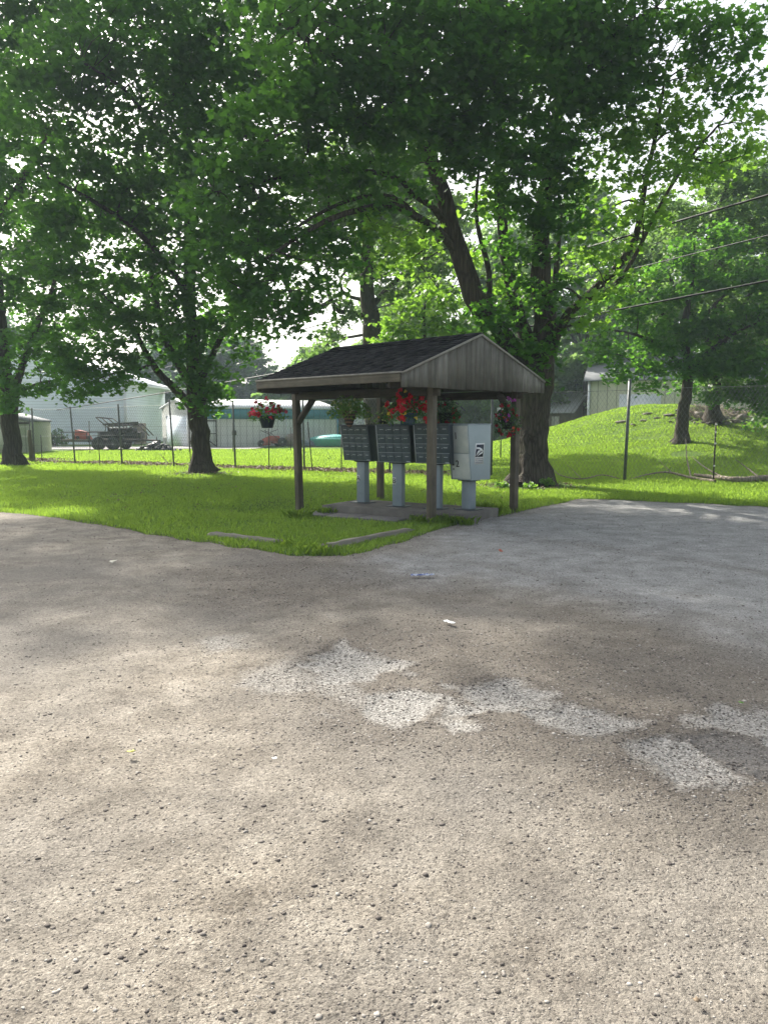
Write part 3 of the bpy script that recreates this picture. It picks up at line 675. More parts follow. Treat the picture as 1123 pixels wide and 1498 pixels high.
def leaves_np(C, size, g, shape=MAPLE, tilt=.8, updir=None):
    """C (n,3) -> vertices, faces; leaf planes mostly level, tilted at random"""
    n = len(C); k = len(shape)
    nz = np.stack([g.normal(0, tilt, n), g.normal(0, tilt, n), np.ones(n)], -1)
    if updir is not None: nz = nz + updir
    nz /= np.linalg.norm(nz, axis=1)[:, None]
    a = g.uniform(0, 2 * np.pi, n); tx = np.stack([np.cos(a), np.sin(a), np.zeros(n)], -1)
    tx -= nz * (tx * nz).sum(1)[:, None]; tx /= np.linalg.norm(tx, axis=1)[:, None] + 1e-9
    ty = np.cross(nz, tx); s = (size * g.uniform(.6, 1.3, n))[:, None, None]
    V = C[:, None] + s * (shape[None, :, 0:1] * tx[:, None] + shape[None, :, 1:2] * ty[:, None] + shape[None, :, 2:3] * nz[:, None])
    F = np.arange(n * k).reshape(n, k)
    return V.reshape(-1, 3), F
# ---------------------------------------------------------------- hanging baskets
def flat_mat(name, cols, tr=.3):
    return leaf_mat(name, cols, cols[-1], tr, .02)
FM = dict(red=flat_mat('red_petal', [(.42, .008, .015), (.60, .015, .025), (.75, .03, .05)]),
          dred=flat_mat('dull_red_petal', [(.22, .008, .02), (.35, .015, .03), (.45, .03, .04)]),
          pink=flat_mat('crimson_petal', [(.45, .02, .07), (.60, .04, .11), (.70, .08, .16)]),
          yellow=flat_mat('yellow_petal', [(.55, .40, .02), (.7, .55, .05), (.75, .62, .1)]),
          lime=flat_mat('pale_yellow_green_bloom', [(.35, .42, .10), (.5, .55, .18), (.6, .62, .3)]),
          purple=flat_mat('purple_petal', [(.22, .02, .20), (.35, .05, .32), (.45, .1, .42)]),
          orange=flat_mat('dull_orange_petal', [(.40, .05, .02), (.5, .10, .03), (.55, .12, .05)]))
M['pot_navy'] = pm('navy_plastic_pot', (.012, .02, .035), (.018, .028, .045), 4, .4)
M['pot_blue'] = pm('slate_blue_plastic_pot', (.03, .065, .10), (.045, .085, .125), 4, .4)
M['pot_dark'] = pm('dark_plastic_pot', (.012, .011, .012), (.02, .018, .018), 4, .5)
t = NT('striped_coir_liner'); v = t.coord('Object'); sz = t.n('SeparateXYZ', {'Vector': v}).outputs[2]
wv = t.math('FRACT', t.math('ADD', t.math('MULTIPLY', sz, 17.0), t.math('MULTIPLY', t.noise(v, 6, 3), .5)))
M['pot_stripe'] = t.out(t.pbr(t.mix(t.math('GREATER_THAN', wv, .62), (.035, .022, .016), (.22, .13, .08)), .9, 0, t.bump(t.noise(v, 60, 4), .6, .004)))
def basket(loc, hook_z, potprof, potm, leafm, nleaf, rad, flowers, label, seed, drop=0.0, squash=.55, lsize=.045):
    g = np.random.default_rng(seed); rt = thing('hanging_basket', label, 'hanging basket', loc, 0, 'flower baskets hanging round the shelter')
    MB().lathe(potprof, 22).build('pot', potm, rt, smooth=False)
    top = potprof[-1][1] if potprof[-1][1] > potprof[0][1] else potprof[0][1]; R0 = max(r for r, z in potprof)
    b = MB()
    for k in range(3):
        a = k * 2.094 + .4; b.tube([(R0 * math.cos(a), R0 * math.sin(a), top), (0, 0, hook_z - .03)], .0018, 5)
    b.tube([(0, 0, hook_z - .03), (.01, 0, hook_z - .01), (0, 0, hook_z)], .003, 5)
    b.build('hanger', M['cable'], rt)
    def pts(n, rr, sq, dr):
        u = g.normal(size=(n, 3)); u /= np.linalg.norm(u, axis=1)[:, None]; q = rr * g.random(n) ** .33
        p = u * q[:, None] * np.array([1, 1, sq]); p[:, 2] += top + .05 * rr / .3
        hr = np.hypot(p[:, 0], p[:, 1]); m = hr > rr * .55; p[:, 2] -= m * (hr - rr * .55) * .55 + m * g.random(n) * dr
        p[:, 0] += .03 * np.sin(p[:, 2] * 40)
        return p
    def not_pot(p): return p[~((np.hypot(p[:, 0], p[:, 1]) < R0 * .98) & (p[:, 2] < top)) & ~((np.hypot(p[:, 0], p[:, 1]) < R0 * 1.75) & (p[:, 2] < top - .05) & (squash < .8))]
    p = not_pot(pts(nleaf, rad, squash, drop)); V, F = leaves_np(p, np.full(len(p), lsize), g, OVAL, 1.0)
    mesh_np('foliage', V, F, mats=leafm, parent=rt)
    for (fm, nf, fr, fsz, up) in flowers:
        c0 = not_pot(pts(nf, rad * fr, squash * 1.05, drop)); c0[:, 2] += up
        for cc in c0:
            q = cc + np.concatenate([np.zeros((3, 3)), g.normal(0, fsz * .3, (10, 3))])
            V, F = leaves_np(q, np.full(len(q), fsz * .85), g, PETAL, 1.6); mesh_np('flower_head', V, F, mats=FM[fm], parent=rt)
    return rt
POTW = [(.10, 0), (.115, .06), (.148, .18), (.16, .195), (.16, .22)]
def shw(x, y, z): return tuple(SH.matrix_basis @ Vector((x, y, z))) if False else (.746 + (x - y) * .70711, 12.07 + (x + y) * .70711, z)
basket(shw(-.75, 3.25, 1.49), .60, POTW, M['pot_navy'], LF['maple'], 700, .36, [('dred', 26, 1.0, .05, .03), ('pink', 14, 1.02, .05, .05)], 'red geraniums in a navy pot hanging from the far left roof corner', 1)
basket(shw(0, 1.9, 1.50), .50, [(.02, 0), (.06, .06), (.13, .24), (.15, .28), (.15, .29)], M['pot_stripe'], LF['bright'], 1500, .40, [('lime', 45, 1.02, .03, -.02)], 'striped cone basket with pale yellow green trailing plant above the lettered A mailbox', 2, .05, .5)
basket(shw(0, .52, 1.55), .48, [(.115, 0), (.12, .05), (.145, .16), (.155, .17), (.155, .19)], M['pot_blue'], LF['maple'], 1000, .38, [('red', 60, 1.05, .058, .06), ('yellow', 12, 1.0, .034, .05)], 'bright red geraniums in a slate blue pot beside the front shelter post', 3, .08, .62)
basket(shw(2.2, 1.6, 1.55), .45, POTW, M['pot_dark'], LF['dark'], 1500, .30, [('dred', 26, 1.0, .04, -.06), ('orange', 8, 1.0, .03, -.1)], 'dark shaded basket with dull red flowers above the third cluster mailbox', 4, .12, .85)
basket(shw(1.83, -.12, 1.48), .58, [(.08, 0), (.12, .1), (.135, .16)], M['pot_dark'], LF['dark'], 1100, .23, [('dred', 30, 1.0, .045, -.06), ('purple', 12, 1.0, .045, .12), ('orange', 12, 1.0, .035, -.12)], 'mixed red orange and purple basket hanging by the right shelter post', 5, .12, 1.2)
basket(shw(2.15, 3.22, 1.50), .50, [(.06, 0), (.10, .1), (.12, .16)], M['pot_dark'], LF['soft'], 380, .20, [('lime', 20, 1.0, .03, 0), ('orange', 5, 1.0, .03, -.05)], 'small yellowish trailing basket at the back post between the mailboxes', 6, .15, 1.1)
# ---------------------------------------------------------------- trees
def crom(ctrl, rad, step=.35, wig=.0, g=None):
    ctrl = [Vector(c) for c in ctrl]; P_ = [ctrl[0] * 2 - ctrl[1]] + ctrl + [ctrl[-1] * 2 - ctrl[-2]]; out = []; ro = []
    for i in range(1, len(P_) - 2):
        L = (P_[i + 1] - P_[i]).length; n = max(2, int(L / step))
        for k in range(n):
            t = k / n; a, b, c, d = P_[i - 1:i + 3]
            q = .5 * ((2 * b) + (c - a) * t + (2 * a - 5 * b + 4 * c - d) * t * t + (3 * b - a - 3 * c + d) * t ** 3)
            out.append(q); ro.append(rad[i - 1] + (rad[i] - rad[i - 1]) * t)
    out.append(ctrl[-1]); ro.append(rad[-1])
    if wig:
        for i in range(1, len(out) - 1): out[i] = out[i] + Vector(g.normal(0, wig, 3)) * min(1.5, ro[i] * 6)
    return out, ro
def rough_tube(mb, pts, rad, n, g, lump=.08, flare=None):
    pts = [Vector(p) for p in pts]; b = len(mb.v); ph = g.uniform(0, 6.28, 4)
    t0 = (pts[1] - pts[0]).normalized(); ref = Vector((1, 0, 0)) if abs(t0.x) < .8 else Vector((0, 1, 0)); nr_ = (ref - t0 * ref.dot(t0)).normalized()
    for i, p in enumerate(pts):
        t = (pts[min(i + 1, len(pts) - 1)] - pts[max(i - 1, 0)]).normalized(); nr_ = (nr_ - t * nr_.dot(t)).normalized(); bn = t.cross(nr_)
        hz = p.z - pts[0].z
        for k in range(n):
            a = 2 * math.pi * k / n
            m = 1 + lump * (math.sin(3 * a + ph[0] + p.z * .9) + .6 * math.sin(5 * a + ph[1] - p.z * 1.3) + .5 * math.sin(11 * a + ph[2])) * .6 + g.normal(0, lump * .18)
            if flare and hz < flare[0]:
                q = (1 - hz / flare[0]) ** 2.2; m += q * flare[1] * (1 + .55 * math.sin(5 * a + ph[3]) + .3 * math.sin(8 * a + ph[1]))
            mb.v.append(tuple(p + (nr_ * math.cos(a) + bn * math.sin(a)) * rad[i] * m))
    for i in range(len(pts) - 1):
        for k in range(n): mb.f.append([b + i * n + k, b + i * n + (k + 1) % n, b + (i + 1) * n + (k + 1) % n, b + (i + 1) * n + k])
    mb.f.append([b + (len(pts) - 1) * n + k for k in range(n)])
def tree(name, label, base, limbs, clumps, seed, leaf, lm='maple', bk='bark', group=None, shape=MAPLE, sprays=9, per=34, flare=(1.1, .55), tiltl=.8, disc=.5, twigs=True, sides=18, cat='tree', bsel=None):
    """limbs: [(control points, radii)], first one is the trunk; clumps: [(centre, radius)]"""
    g = np.random.default_rng(seed); base = Vector(base)
    rt = thing(name, label, cat, base, 0, group); mb = MB(); nodes = []; nrad = []
    for li, (cp, rd) in enumerate(limbs):
        pts, rr = crom([Vector(p) for p in cp], rd, .22 if li == 0 else .35, .015, g)
        pts = [p - base for p in pts]
        rough_tube(mb, pts, rr, sides if rr[0] > .15 else (9 if rr[0] > .06 else 6), g, .07 if rr[0] > .1 else .04, flare if li == 0 else None)
        st = 1 if li else int(len(pts) * .5)
        nodes += [tuple(p) for p in pts[st:]]; nrad += rr[st:]
    nodes = np.array(nodes); cl = [(np.array(c) - np.array(base), r) for c, r in clumps]
    order = sorted(range(len(cl)), key=lambda i: np.min(np.linalg.norm(nodes - cl[i][0], axis=1)))
    LC = []; LB_ = []
    for i in order:
        c, r = cl[i]
        if twigs:
            # cost favours short links that rise from below
            dv = c - nodes; dist = np.linalg.norm(dv, axis=1) + .5 * np.clip(-dv[:, 2], 0, 9); j = int(np.argmin(dist)); a = nodes[j]; L = np.linalg.norm(c - a)
            if L > .3:
                mid = (a + c) / 2 + g.normal(0, L * .06, 3) + np.array([0, 0, L * .08]); rb = min(.022 + .016 * L, .5 * nrad[j] + .008)
                pts, rr = crom([Vector(a), Vector(mid), Vector(c)], [rb, rb * .75, rb * .5], .4, .02, g)
                rough_tube(mb, pts, rr, 6, g, .03); nodes = np.concatenate([nodes, np.array([tuple(p) for p in pts[1:]])]); nrad += rr[1:]
        n = max(3, int(sprays * r * r * g.uniform(.8, 1.2)))
        u = g.normal(size=(n, 3)); u /= np.linalg.norm(u, axis=1)[:, None]; q = r * g.random(n) ** (.42)
        sc = c + u * q[:, None] * np.array([1, 1, .72])
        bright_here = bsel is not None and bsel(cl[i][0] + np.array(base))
        for s in sc:
            if twigs:
                dd = np.linalg.norm(nodes - s, axis=1); j = int(np.argmin(dd)); a = nodes[j]; L = dd[j]
                if L > .2:
                    mid = (a + s) / 2 + g.normal(0, L * .08, 3); rb = min(.014, .5 * nrad[j] + .003)
                    rough_tube(mb, [Vector(a), Vector(mid), Vector(s)], [rb, rb * .7, rb * .3], 4, g, 0)
            m = int(per * g.uniform(.6, 1.4)); ds = disc * g.uniform(.7, 1.3)
            o = np.clip(g.normal(0, 1, (m, 3)), -1.9, 1.9) * np.array([ds * .55, ds * .55, ds * .20]); o[:, 2] -= .25 * np.hypot(o[:, 0], o[:, 1]) ** 2 / ds
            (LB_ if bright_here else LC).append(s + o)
    LC = np.concatenate(LC)
    V, F = leaves_np(LC, np.full(len(LC), leaf), g, shape, tiltl)
    mb.build('trunk', M[bk], rt, smooth=True)
    mesh_np('crown', V, F, mats=LF[lm], parent=rt)
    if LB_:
        LB_ = np.concatenate(LB_); V, F = leaves_np(LB_, np.full(len(LB_), leaf * .95), g, shape, tiltl); o = mesh_np('crown', V, F, mats=LF['bright'], parent=rt); o['label'] = 'bright yellow green foliage, part young growth, part coloured as backlit'
    return rt, len(LC)
def PP(*a): return P(*a)
cnt = {}
# --- big maple behind the shelter
B3 = G(775, 709); Y3 = B3.y
def q3(px, py, dy=0): return P(px, py, Y3 + dy)
limbs3 = [([q3(776, 712), q3(779, 660), q3(781, 600), q3(784, 550), q3(786, 505)], [.40, .375, .375, .43, .37]),
          ([q3(776, 560), q3(738, 500), q3(702, 450), q3(678, 390), q3(660, 330), q3(648, 285), q3(628, 225), q3(610, 150), q3(600, 60), q3(596, -60)], [.34, .36, .34, .30, .27, .25, .21, .17, .13, .07]),
          ([q3(782, 530), q3(760, 470, .4), q3(745, 410, .5), q3(735, 340, .6), q3(730, 270, .6), q3(733, 170, .6), q3(725, 60, .7), q3(720, -60, .7)], [.28, .21, .19, .17, .16, .13, .10, .05]),
          ([q3(790, 520), q3(796, 470), q3(792, 410, -.1), q3(790, 350, -.2), q3(800, 270, -.3), q3(815, 180, -.3), q3(822, 90, -.4), q3(835, -40, -.4)], [.34, .33, .32, .26, .22, .18, .13, .07]),
          ([q3(797, 540), q3(818, 480, -.3), q3(850, 440, -.5), q3(895, 400, -.7), q3(928, 350, -.9), q3(943, 270, -1.1), q3(962, 180, -1.3), q3(975, 90, -1.5)], [.22, .15, .13, .12, .10, .075, .05, .025]),
          ([q3(850, 440, -.5), q3(890, 425, -.9), q3(925, 380, -1.2), q3(965, 300, -1.3), q3(1010, 230, -1.6), q3(1070, 160, -1.9)], [.09, .07, .06, .05, .04, .02]),
          ([q3(712, 465), q3(715, 400, .4), q3(700, 340, .5), q3(696, 290, .6), q3(705, 200, .6)], [.10, .09, .075, .06, .03]),
          ([q3(780, 500, .3), q3(808, 430, .5), q3(815, 370, .7), q3(822, 300, .8)], [.12, .10, .08, .04]),
          ([q3(668, 372), q3(640, 335, -.3), q3(610, 318, -.8), q3(575, 300, -1.3), q3(530, 305, -1.8), q3(480, 322, -2.3), q3(430, 350, -2.6), q3(380, 385, -2.8)], [.15, .12, .11, .10, .085, .07, .05, .03]),
          ([q3(612, 318, -.8), q3(575, 288, -1.0), q3(530, 288, -1.4), q3(480, 305, -1.8), q3(430, 335, -2.1), q3(385, 360, -2.3)], [.07, .07, .065, .055, .04, .025]),
          ([q3(660, 345), q3(632, 302, -.2), q3(600, 282, -.6), q3(585, 262, -.8), q3(545, 252, -1.2), q3(500, 250, -1.5), q3(440, 255, -2.0), q3(370, 268, -2.5), q3(320, 280, -2.8)], [.11, .10, .09, .08, .07, .06, .05, .035, .02]),
          ([q3(640, 260), q3(620, 232, -.3), q3(570, 235, -.8), q3(520, 240, -1.1), q3(470, 250, -1.6)], [.07, .06, .05, .045, .03]),
          ([q3(625, 215), q3(585, 160, -1), q3(530, 110, -2.2), q3(470, 70, -3.4), q3(400, 30, -4.4)], [.14, .12, .10, .07, .03]),
          ([q3(815, 170, -.3), q3(850, 110, -1), q3(900, 50, -1.8), q3(960, 10, -2.4)], [.12, .10, .07, .03]),
          ([q3(720, 120, .6), q3(700, 60, -1), q3(690, 10, -2.6), q3(680, -40, -4)], [.10, .09, .07, .03])]
limbs3 = [limbs3[0]] + [(c_, [r_ * .80 for r_ in rr_]) for c_, rr_ in limbs3[1:]]
cl3 = []
for (px, py, dy, r) in [(440, 60, -4, 1.5), (500, 20, -3.5, 1.6), (560, 70, -3.2, 1.5), (620, 20, -3, 1.6), (680, 70, -2.6, 1.5), (740, 20, -2.4, 1.6), (800, 60, -2, 1.5), (860, 20, -2, 1.5), (920, 50, -2, 1.3), (960, 20, -2, .9),
                        (400, 130, -4, 1.2), (470, 130, -3.6, 1.3), (520, 170, -3.2, 1.2), (440, 185, -3.4, 1.1), (570, 150, -3, 1.2), (620, 130, -2.6, 1.2), (660, 170, -2.2, 1.2), (720, 130, -2, 1.3), (780, 130, -1.8, 1.3), (840, 120, -1.6, 1.3), (900, 110, -1.6, 1.2), (950, 80, -1.5, 1.0),
                        (560, 205, -2.6, .9), (610, 60, 1.5, 1.6), (720, 60, 2, 1.8), (820, 60, 2, 1.6), (660, 200, -1.8, 1.0), (700, 210, -1.6, 1.1), (760, 200, -1.4, 1.1), (800, 220, -1.2, 1.0), (850, 180, -1.2, .9),
                        (740, 280, -1.0, .8), (760, 320, -.8, .7), (800, 300, -.8, .8), (830, 280, -.6, .7), (790, 370, -.7, .6), (830, 240, -.8, .8), (775, 250, -1.4, .8), (675, 235, -1.4, .5), (800, 330, -.9, .5), (740, 360, -.6, .5), (712, 300, 1.2, .7), (690, 370, 1.3, .6), (740, 420, 1.5, .6), (640, 420, 1.5, .5), (820, 380, 1.4, .7), (600, 380, 1, .6),
                        (730, 470, -.6, .5), (705, 455, -.5, .45), (715, 480, -.4, .5), (742, 445, .2, .4), (790, 520, -.6, .5), (765, 500, -.6, .4), (805, 490, -.4, .35), (775, 545, -.55, .35),
                        # right, loose and sunlit
                        (880, 220, -.8, .7), (905, 170, -1.4, .7), (940, 200, -1.2, .7), (980, 140, -1.6, .8), (1010, 100, -1.6, .5), (1040, 200, -1.8, .6), (1000, 250, -1.6, .6), (950, 300, -1.3, .6), (900, 300, -.9, .5), (870, 330, -.8, .5), (920, 390, -1, .45), (990, 190, -1.6, .7), (860, 270, -1, .7), (1030, 70, -1.8, .4),
                        # left boughs
                        (560, 330, -1.4, .7), (500, 350, -1.9, .7), (440, 380, -2.4, .75), (400, 410, -2.7, .75), (370, 360, -2.6, .7), (340, 300, -2.8, .9), (300, 290, -3, .9), (420, 300, -2.2, .65), (480, 280, -1.8, .5), (600, 280, -.8, .5), (530, 370, -1.6, .55), (350, 420, -2.8, .7), (580, 380, -1.2, .5), (460, 420, -2.6, .6), (400, 450, -2.8, .5), (380, 320, -2.6, .7), (330, 350, -2.9, .8), (300, 400, -3, .7), (350, 470, -2.9, .55), (430, 345, -2.4, .6), (400, 240, -2.6, .9), (450, 225, -2.6, .8), (340, 240, -3, .9), (500, 225, -2, .7), (540, 300, -1.5, .45), (410, 470, -2.7, .35), (550, 240, -1.6, .6), (600, 240, -1.2, .6), (450, 450, -2.4, .35), (820, 420, -.9, .45), (760, 400, -.9, .45), (790, 440, -.9, .4), (840, 330, -1, .6), (860, 380, -1.1, .5), (900, 350, -1.4, .5), (850, 470, -1.1, .45), (880, 430, -1.3, .45), (940, 330, -1.6, .5), (960, 250, -1.6, .6), (930, 250, -1.4, .6), (520, 270, -1.4, .4), (620, 350, -.5, .45), (470, 345, -2, .6)]:
    cl3.append((tuple(q3(px, py, dy)), r))
for k in range(34):      # crown above the frame
    a = k * 2.4; rr_ = 5.6 * math.sqrt((k + .5) / 34)
    if rr_ * math.cos(a) > 3.4: continue
    cl3.append(((B3.x - 1.0 + rr_ * math.cos(a), Y3 - 1.6 + rr_ * .9 * math.sin(a), 13.0 + 3.6 * (1 - (rr_ / 5.8) ** 2) + random.uniform(-.8, .8)), 1.35))
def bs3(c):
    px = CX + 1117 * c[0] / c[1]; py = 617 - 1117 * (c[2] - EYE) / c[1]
    return (px > 838 and 170 < py) or (c[1] > Y3 + .9 and py > 230) or (540 < px < 660 and 320 < py < 440)  # young growth at right, plus clumps behind the stems coloured as backlit
P3_ = [(1060, 130, -2, .42), (1085, 180, -2, .4), (1090, 60, -2, .45), (1050, 25, -2, .55), (1100, 110, -2, .4), (1110, 20, -2.2, .45), (1075, 90, -2, .4), (1020, 40, -2, .6), (1045, 240, -1.8, .45), (1100, 220, -2, .35)]
cl3 += [(tuple(q3(*a[:3])), a[3]) for a in P3_]
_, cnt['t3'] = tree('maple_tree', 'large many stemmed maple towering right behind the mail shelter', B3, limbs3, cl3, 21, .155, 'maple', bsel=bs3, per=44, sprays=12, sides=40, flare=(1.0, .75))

# --- maple left of the shelter
B2 = G(297, 691); Y2_ = B2.y
def q2(px, py, dy=0): return P(px, py, Y2_ + dy)
limbs2 = [([q2(297, 694), q2(294, 660), q2(291, 620), q2(289, 580), q2(284, 530), q2(280, 470), q2(277, 400), q2(276, 320), q2(276, 240), q2(272, 150), q2(268, 60)], [.31, .29, .285, .30, .23, .21, .18, .15, .12, .09, .05]),
          ([q2(285, 600), q2(262, 575), q2(240, 553), q2(222, 530), q2(210, 510), q2(190, 470), q2(150, 430)], [.16, .13, .11, .10, .08, .06, .03]),
          ([q2(222, 532), q2(205, 540), q2(170, 545), q2(130, 560)], [.05, .045, .035, .02]),
          ([q2(290, 575), q2(265, 540, .5), q2(240, 490, .8), q2(225, 420, 1.0), q2(215, 340, 1.2)], [.17, .14, .11, .08, .04]),
          ([q2(292, 565), q2(320, 500, -.6), q2(355, 440, -1.2), q2(395, 400, -1.6)], [.11, .09, .06, .03]),
          ([q2(280, 440), q2(240, 380, -1), q2(190, 330, -2), q2(130, 290, -3), q2(70, 260, -4)], [.11, .09, .07, .05, .03]),
          ([q2(277, 330), q2(320, 270, -1.2), q2(370, 220, -2), q2(420, 190, -2.6)], [.09, .07, .05, .03]),
          ([q2(276, 260), q2(230, 190, -1.6), q2(180, 130, -3.2), q2(120, 90, -4.6)], [.09, .07, .05, .03])]
cl2 = []
for (px, py, dy, r) in [(150, 70, -3.6, 1.7), (220, 40, -2.6, 1.8), (300, 50, -2, 1.8), (370, 60, -2, 1.7), (340, 140, -2, 1.5), (270, 140, -2, 1.6), (200, 150, -2.6, 1.6), (130, 160, -3.4, 1.4), (90, 100, -4, 1.3), (70, 190, -4.4, 1.0), (40, 160, -4.8, .9),
                        (160, 240, -2.8, 1.3), (230, 230, -2, 1.3), (300, 220, -1.6, 1.3), (360, 200, -2, 1.2), (120, 260, -3.2, 1.0), (60, 240, -4.6, .7), (390, 120, -2.4, 1.4),
                        (200, 310, -1.6, 1.1), (250, 320, -1, 1.0), (310, 310, -1.2, 1.0), (150, 330, -2.4, .9), (130, 380, -2, .8), (180, 390, -1.6, .9), (230, 400, -1, .9), (280, 390, -.9, .8), (330, 390, -1, .8), (370, 420, -1.6, .8), (410, 440, -1.8, .6),
                        (140, 450, -1.8, .8), (190, 450, -1.4, .8), (240, 460, -1, .8), (290, 470, -.9, .8), (340, 470, -1.2, .8), (380, 460, -1.6, .6), (110, 500, -1.8, .7), (160, 510, -1.6, .7), (210, 500, -1.2, .6), (300, 530, -.9, .6), (325, 540, -.9, .45), (275, 545, -.9, .5), (295, 580, -.7, .42), (315, 575, -.6, .35),
                        (90, 545, -2, .55), (130, 560, -1.8, .5), (170, 560, -1.4, .45), (345, 520, -1.2, .45), (200, 250, 2, 1.6), (300, 180, 2.4, 1.8), (340, 350, 1.4, 1.0), (260, 100, 3, 2), (180, 420, 1.8, 1.0), (370, 480, -1.4, .4), (80, 440, -2.4, .7), (265, 440, -.8, .7), (305, 430, -.7, .6), (60, 320, -3.4, .9), (20, 90, -4.6, 1.1), (100, 400, -2.2, .9), (90, 330, -3, .9), (230, 360, -1.4, .9), (290, 350, -1.3, .8), (350, 350, -1.2, .8), (250, 280, -1.6, 1), (330, 300, -1.4, .9), (180, 280, -2.4, 1), (120, 440, 0, 1.1), (160, 480, .5, 1), (210, 420, 1.2, 1.1), (260, 490, 1, .8), (310, 480, 1, .8), (350, 430, .5, .9), (70, 480, -2, .7), (100, 530, -1.8, .5), (150, 530, -1.6, .45), (120, 545, -1.4, .4), (185, 535, -1.4, .4), (390, 350, -1.8, .8), (420, 390, -2, .6), (150, 560, -1.4, .4), (110, 575, -1.8, .4), (230, 470, -1.6, .6), (255, 520, -1.2, .4), (280, 560, -.9, .35), (305, 595, -.7, .3), (280, 500, -1.2, .5), (45, 380, -3.2, .8), (130, 310, 0, 1.2), (210, 340, 1.5, 1.2), (310, 270, 1.5, 1.2)]:
    cl2.append((tuple(q2(px, py, dy)), r))
for k in range(24):
    a = k * 2.4; rr_ = 4.6 * math.sqrt((k + .5) / 24)
    cl2.append(((B2.x - .5 + rr_ * math.cos(a), Y2_ - .6 + rr_ * math.sin(a), 15.2 + 2.6 * (1 - (rr_ / 5) ** 2) + random.uniform(-.8, .8)), 1.4))
_, cnt['t2'] = tree('maple_tree', 'single trunk maple on the lawn left of the mail shelter', B2, limbs2, cl2, 22, .16, 'maple', per=44, sprays=12.5, sides=30, flare=(.8, .6))

# --- maple at far left
B1 = G(21, 681); Y1_ = B1.y
def q1(px, py, dy=0): return P(px, py, Y1_ + dy)
limbs1 = [([q1(22, 683), q1(19, 650), q1(15, 620), q1(13, 590), q1(6, 540), q1(0, 470), q1(-6, 380), q1(-10, 280), q1(-12, 180)], [.34, .31, .30, .33, .24, .22, .18, .13, .07]),
          ([q1(20, 600), q1(26, 560, -.3), q1(45, 500, -.8), q1(70, 440, -1.4), q1(90, 380, -1.8)], [.16, .13, .10, .07, .03]),
          ([q1(24, 575), q1(60, 560, -1), q1(95, 555, -1.6)], [.06, .045, .02]),
          ([q1(0, 460), q1(-60, 400, -1), q1(-120, 330, -2)], [.12, .09, .04]),
          ([q1(-8, 330), q1(40, 250, -2), q1(80, 180, -3.4)], [.11, .08, .04])]
cl1 = []
for (px, py, dy, r) in [(30, 30, -2, 2), (100, 20, -2, 1.9), (-40, 60, -2, 2), (20, 120, -2.4, 1.6), (0, 200, -2, 1.5), (60, 250, -1.6, 1.3), (10, 290, -1.4, 1.3), (-60, 250, -1.4, 1.6), (30, 360, -1, .9), (80, 380, -1.6, .8), (-20, 380, -1, 1.0), (20, 430, -.8, .9), (70, 440, -1.4, .8), (120, 430, -1.8, .7),
                        (0, 490, -.8, .8), (50, 490, -1, .8), (90, 500, -1.4, .7), (20, 540, -.8, .7), (60, 545, -1, .6), (-30, 540, -1, .9), (100, 545, -1.6, .5), (75, 575, -1.2, .4), (40, 570, -1, .4), (-80, 450, -1, 1.2), (-90, 350, -1, 1.4), (0, 580, -.9, .45), (10, 592, -1.1, .3), (90, 350, 0, .9), (110, 300, -1.4, 1.0), (-60, 150, 1, 2.2), (40, 180, 2, 2), (88, 560, -1.5, .35), (-20, 470, 1.2, 1.0), (30, 300, 2, 1.4), (50, 400, .5, 1.1), (0, 430, 1, 1.2), (100, 400, .5, 1.1), (80, 540, -1.6, .5), (110, 520, -1.6, .5), (60, 460, 0, 1.0), (20, 500, .8, .9), (110, 470, .4, .9), (80, 520, 0, .7), (0, 340, .8, 1.3), (80, 320, 1, 1.3), (40, 520, -1.2, .6), (0, 550, -1.4, .5)]:
    cl1.append((tuple(q1(px, py, dy)), r))
for k in range(14):
    a = k * 2.4; rr_ = 4.2 * math.sqrt((k + .5) / 14)
    cl1.append(((B1.x - .5 + rr_ * math.cos(a), Y1_ + rr_ * math.sin(a), 18 + 1.5 * (1 - (rr_ / 5) ** 2)), 1.6))
_, cnt['t1'] = tree('maple_tree', 'leaning maple at the far left edge, before the olive shed', B1, limbs1, cl1, 23, .17, 'maple', per=42, sprays=12, sides=26, flare=(.7, .5))

# --- old tree with crooked limbs behind the shelter
B5 = P(549, 672, 34); B5.z = H(B5.x, B5.y)
def q5(px, py, dy=0): return P(px, py, 34 + dy)
limbs5 = [([B5, q5(549, 600), q5(546, 540), q5(543, 480), q5(536, 420), q5(538, 360), q5(530, 300)], [.5, .46, .44, .38, .30, .24, .14]),
          ([q5(544, 470), q5(520, 458, -.4), q5(497, 456, -.6), q5(486, 442, -.8), q5(480, 425, -1), q5(478, 400, -1)], [.14, .12, .11, .10, .09, .05]),
          ([q5(484, 440, -.8), q5(468, 450, -1), q5(445, 460, -1.2), q5(432, 448, -1.4), q5(424, 425, -1.6), q5(405, 400, -2), q5(385, 395, -2)], [.10, .11, .11, .10, .09, .07, .03]),
          ([q5(486, 445, -.8), q5(491, 465, -1), q5(492, 480, -1.2), q5(498, 492, -1.4), q5(505, 500, -1.5)], [.05, .045, .035, .03, .015]),
          ([q5(540, 440), q5(515, 435, .4), q5(500, 425, .5), q5(498, 405, .6), q5(510, 392, .7), q5(500, 375, .7)], [.09, .08, .07, .06, .05, .02]),
          ([q5(541, 450), q5(560, 430, .3), q5(590, 400, .6), q5(620, 380, .8), q5(660, 360, 1)], [.14, .12, .09, .07, .03]),
          ([q5(538, 380), q5(510, 350, -.5), q5(470, 335, -1), q5(430, 320, -1.5)], [.12, .09, .06, .03]),
          ([q5(536, 350), q5(570, 310, .4), q5(610, 280, .8)], [.12, .08, .04])]
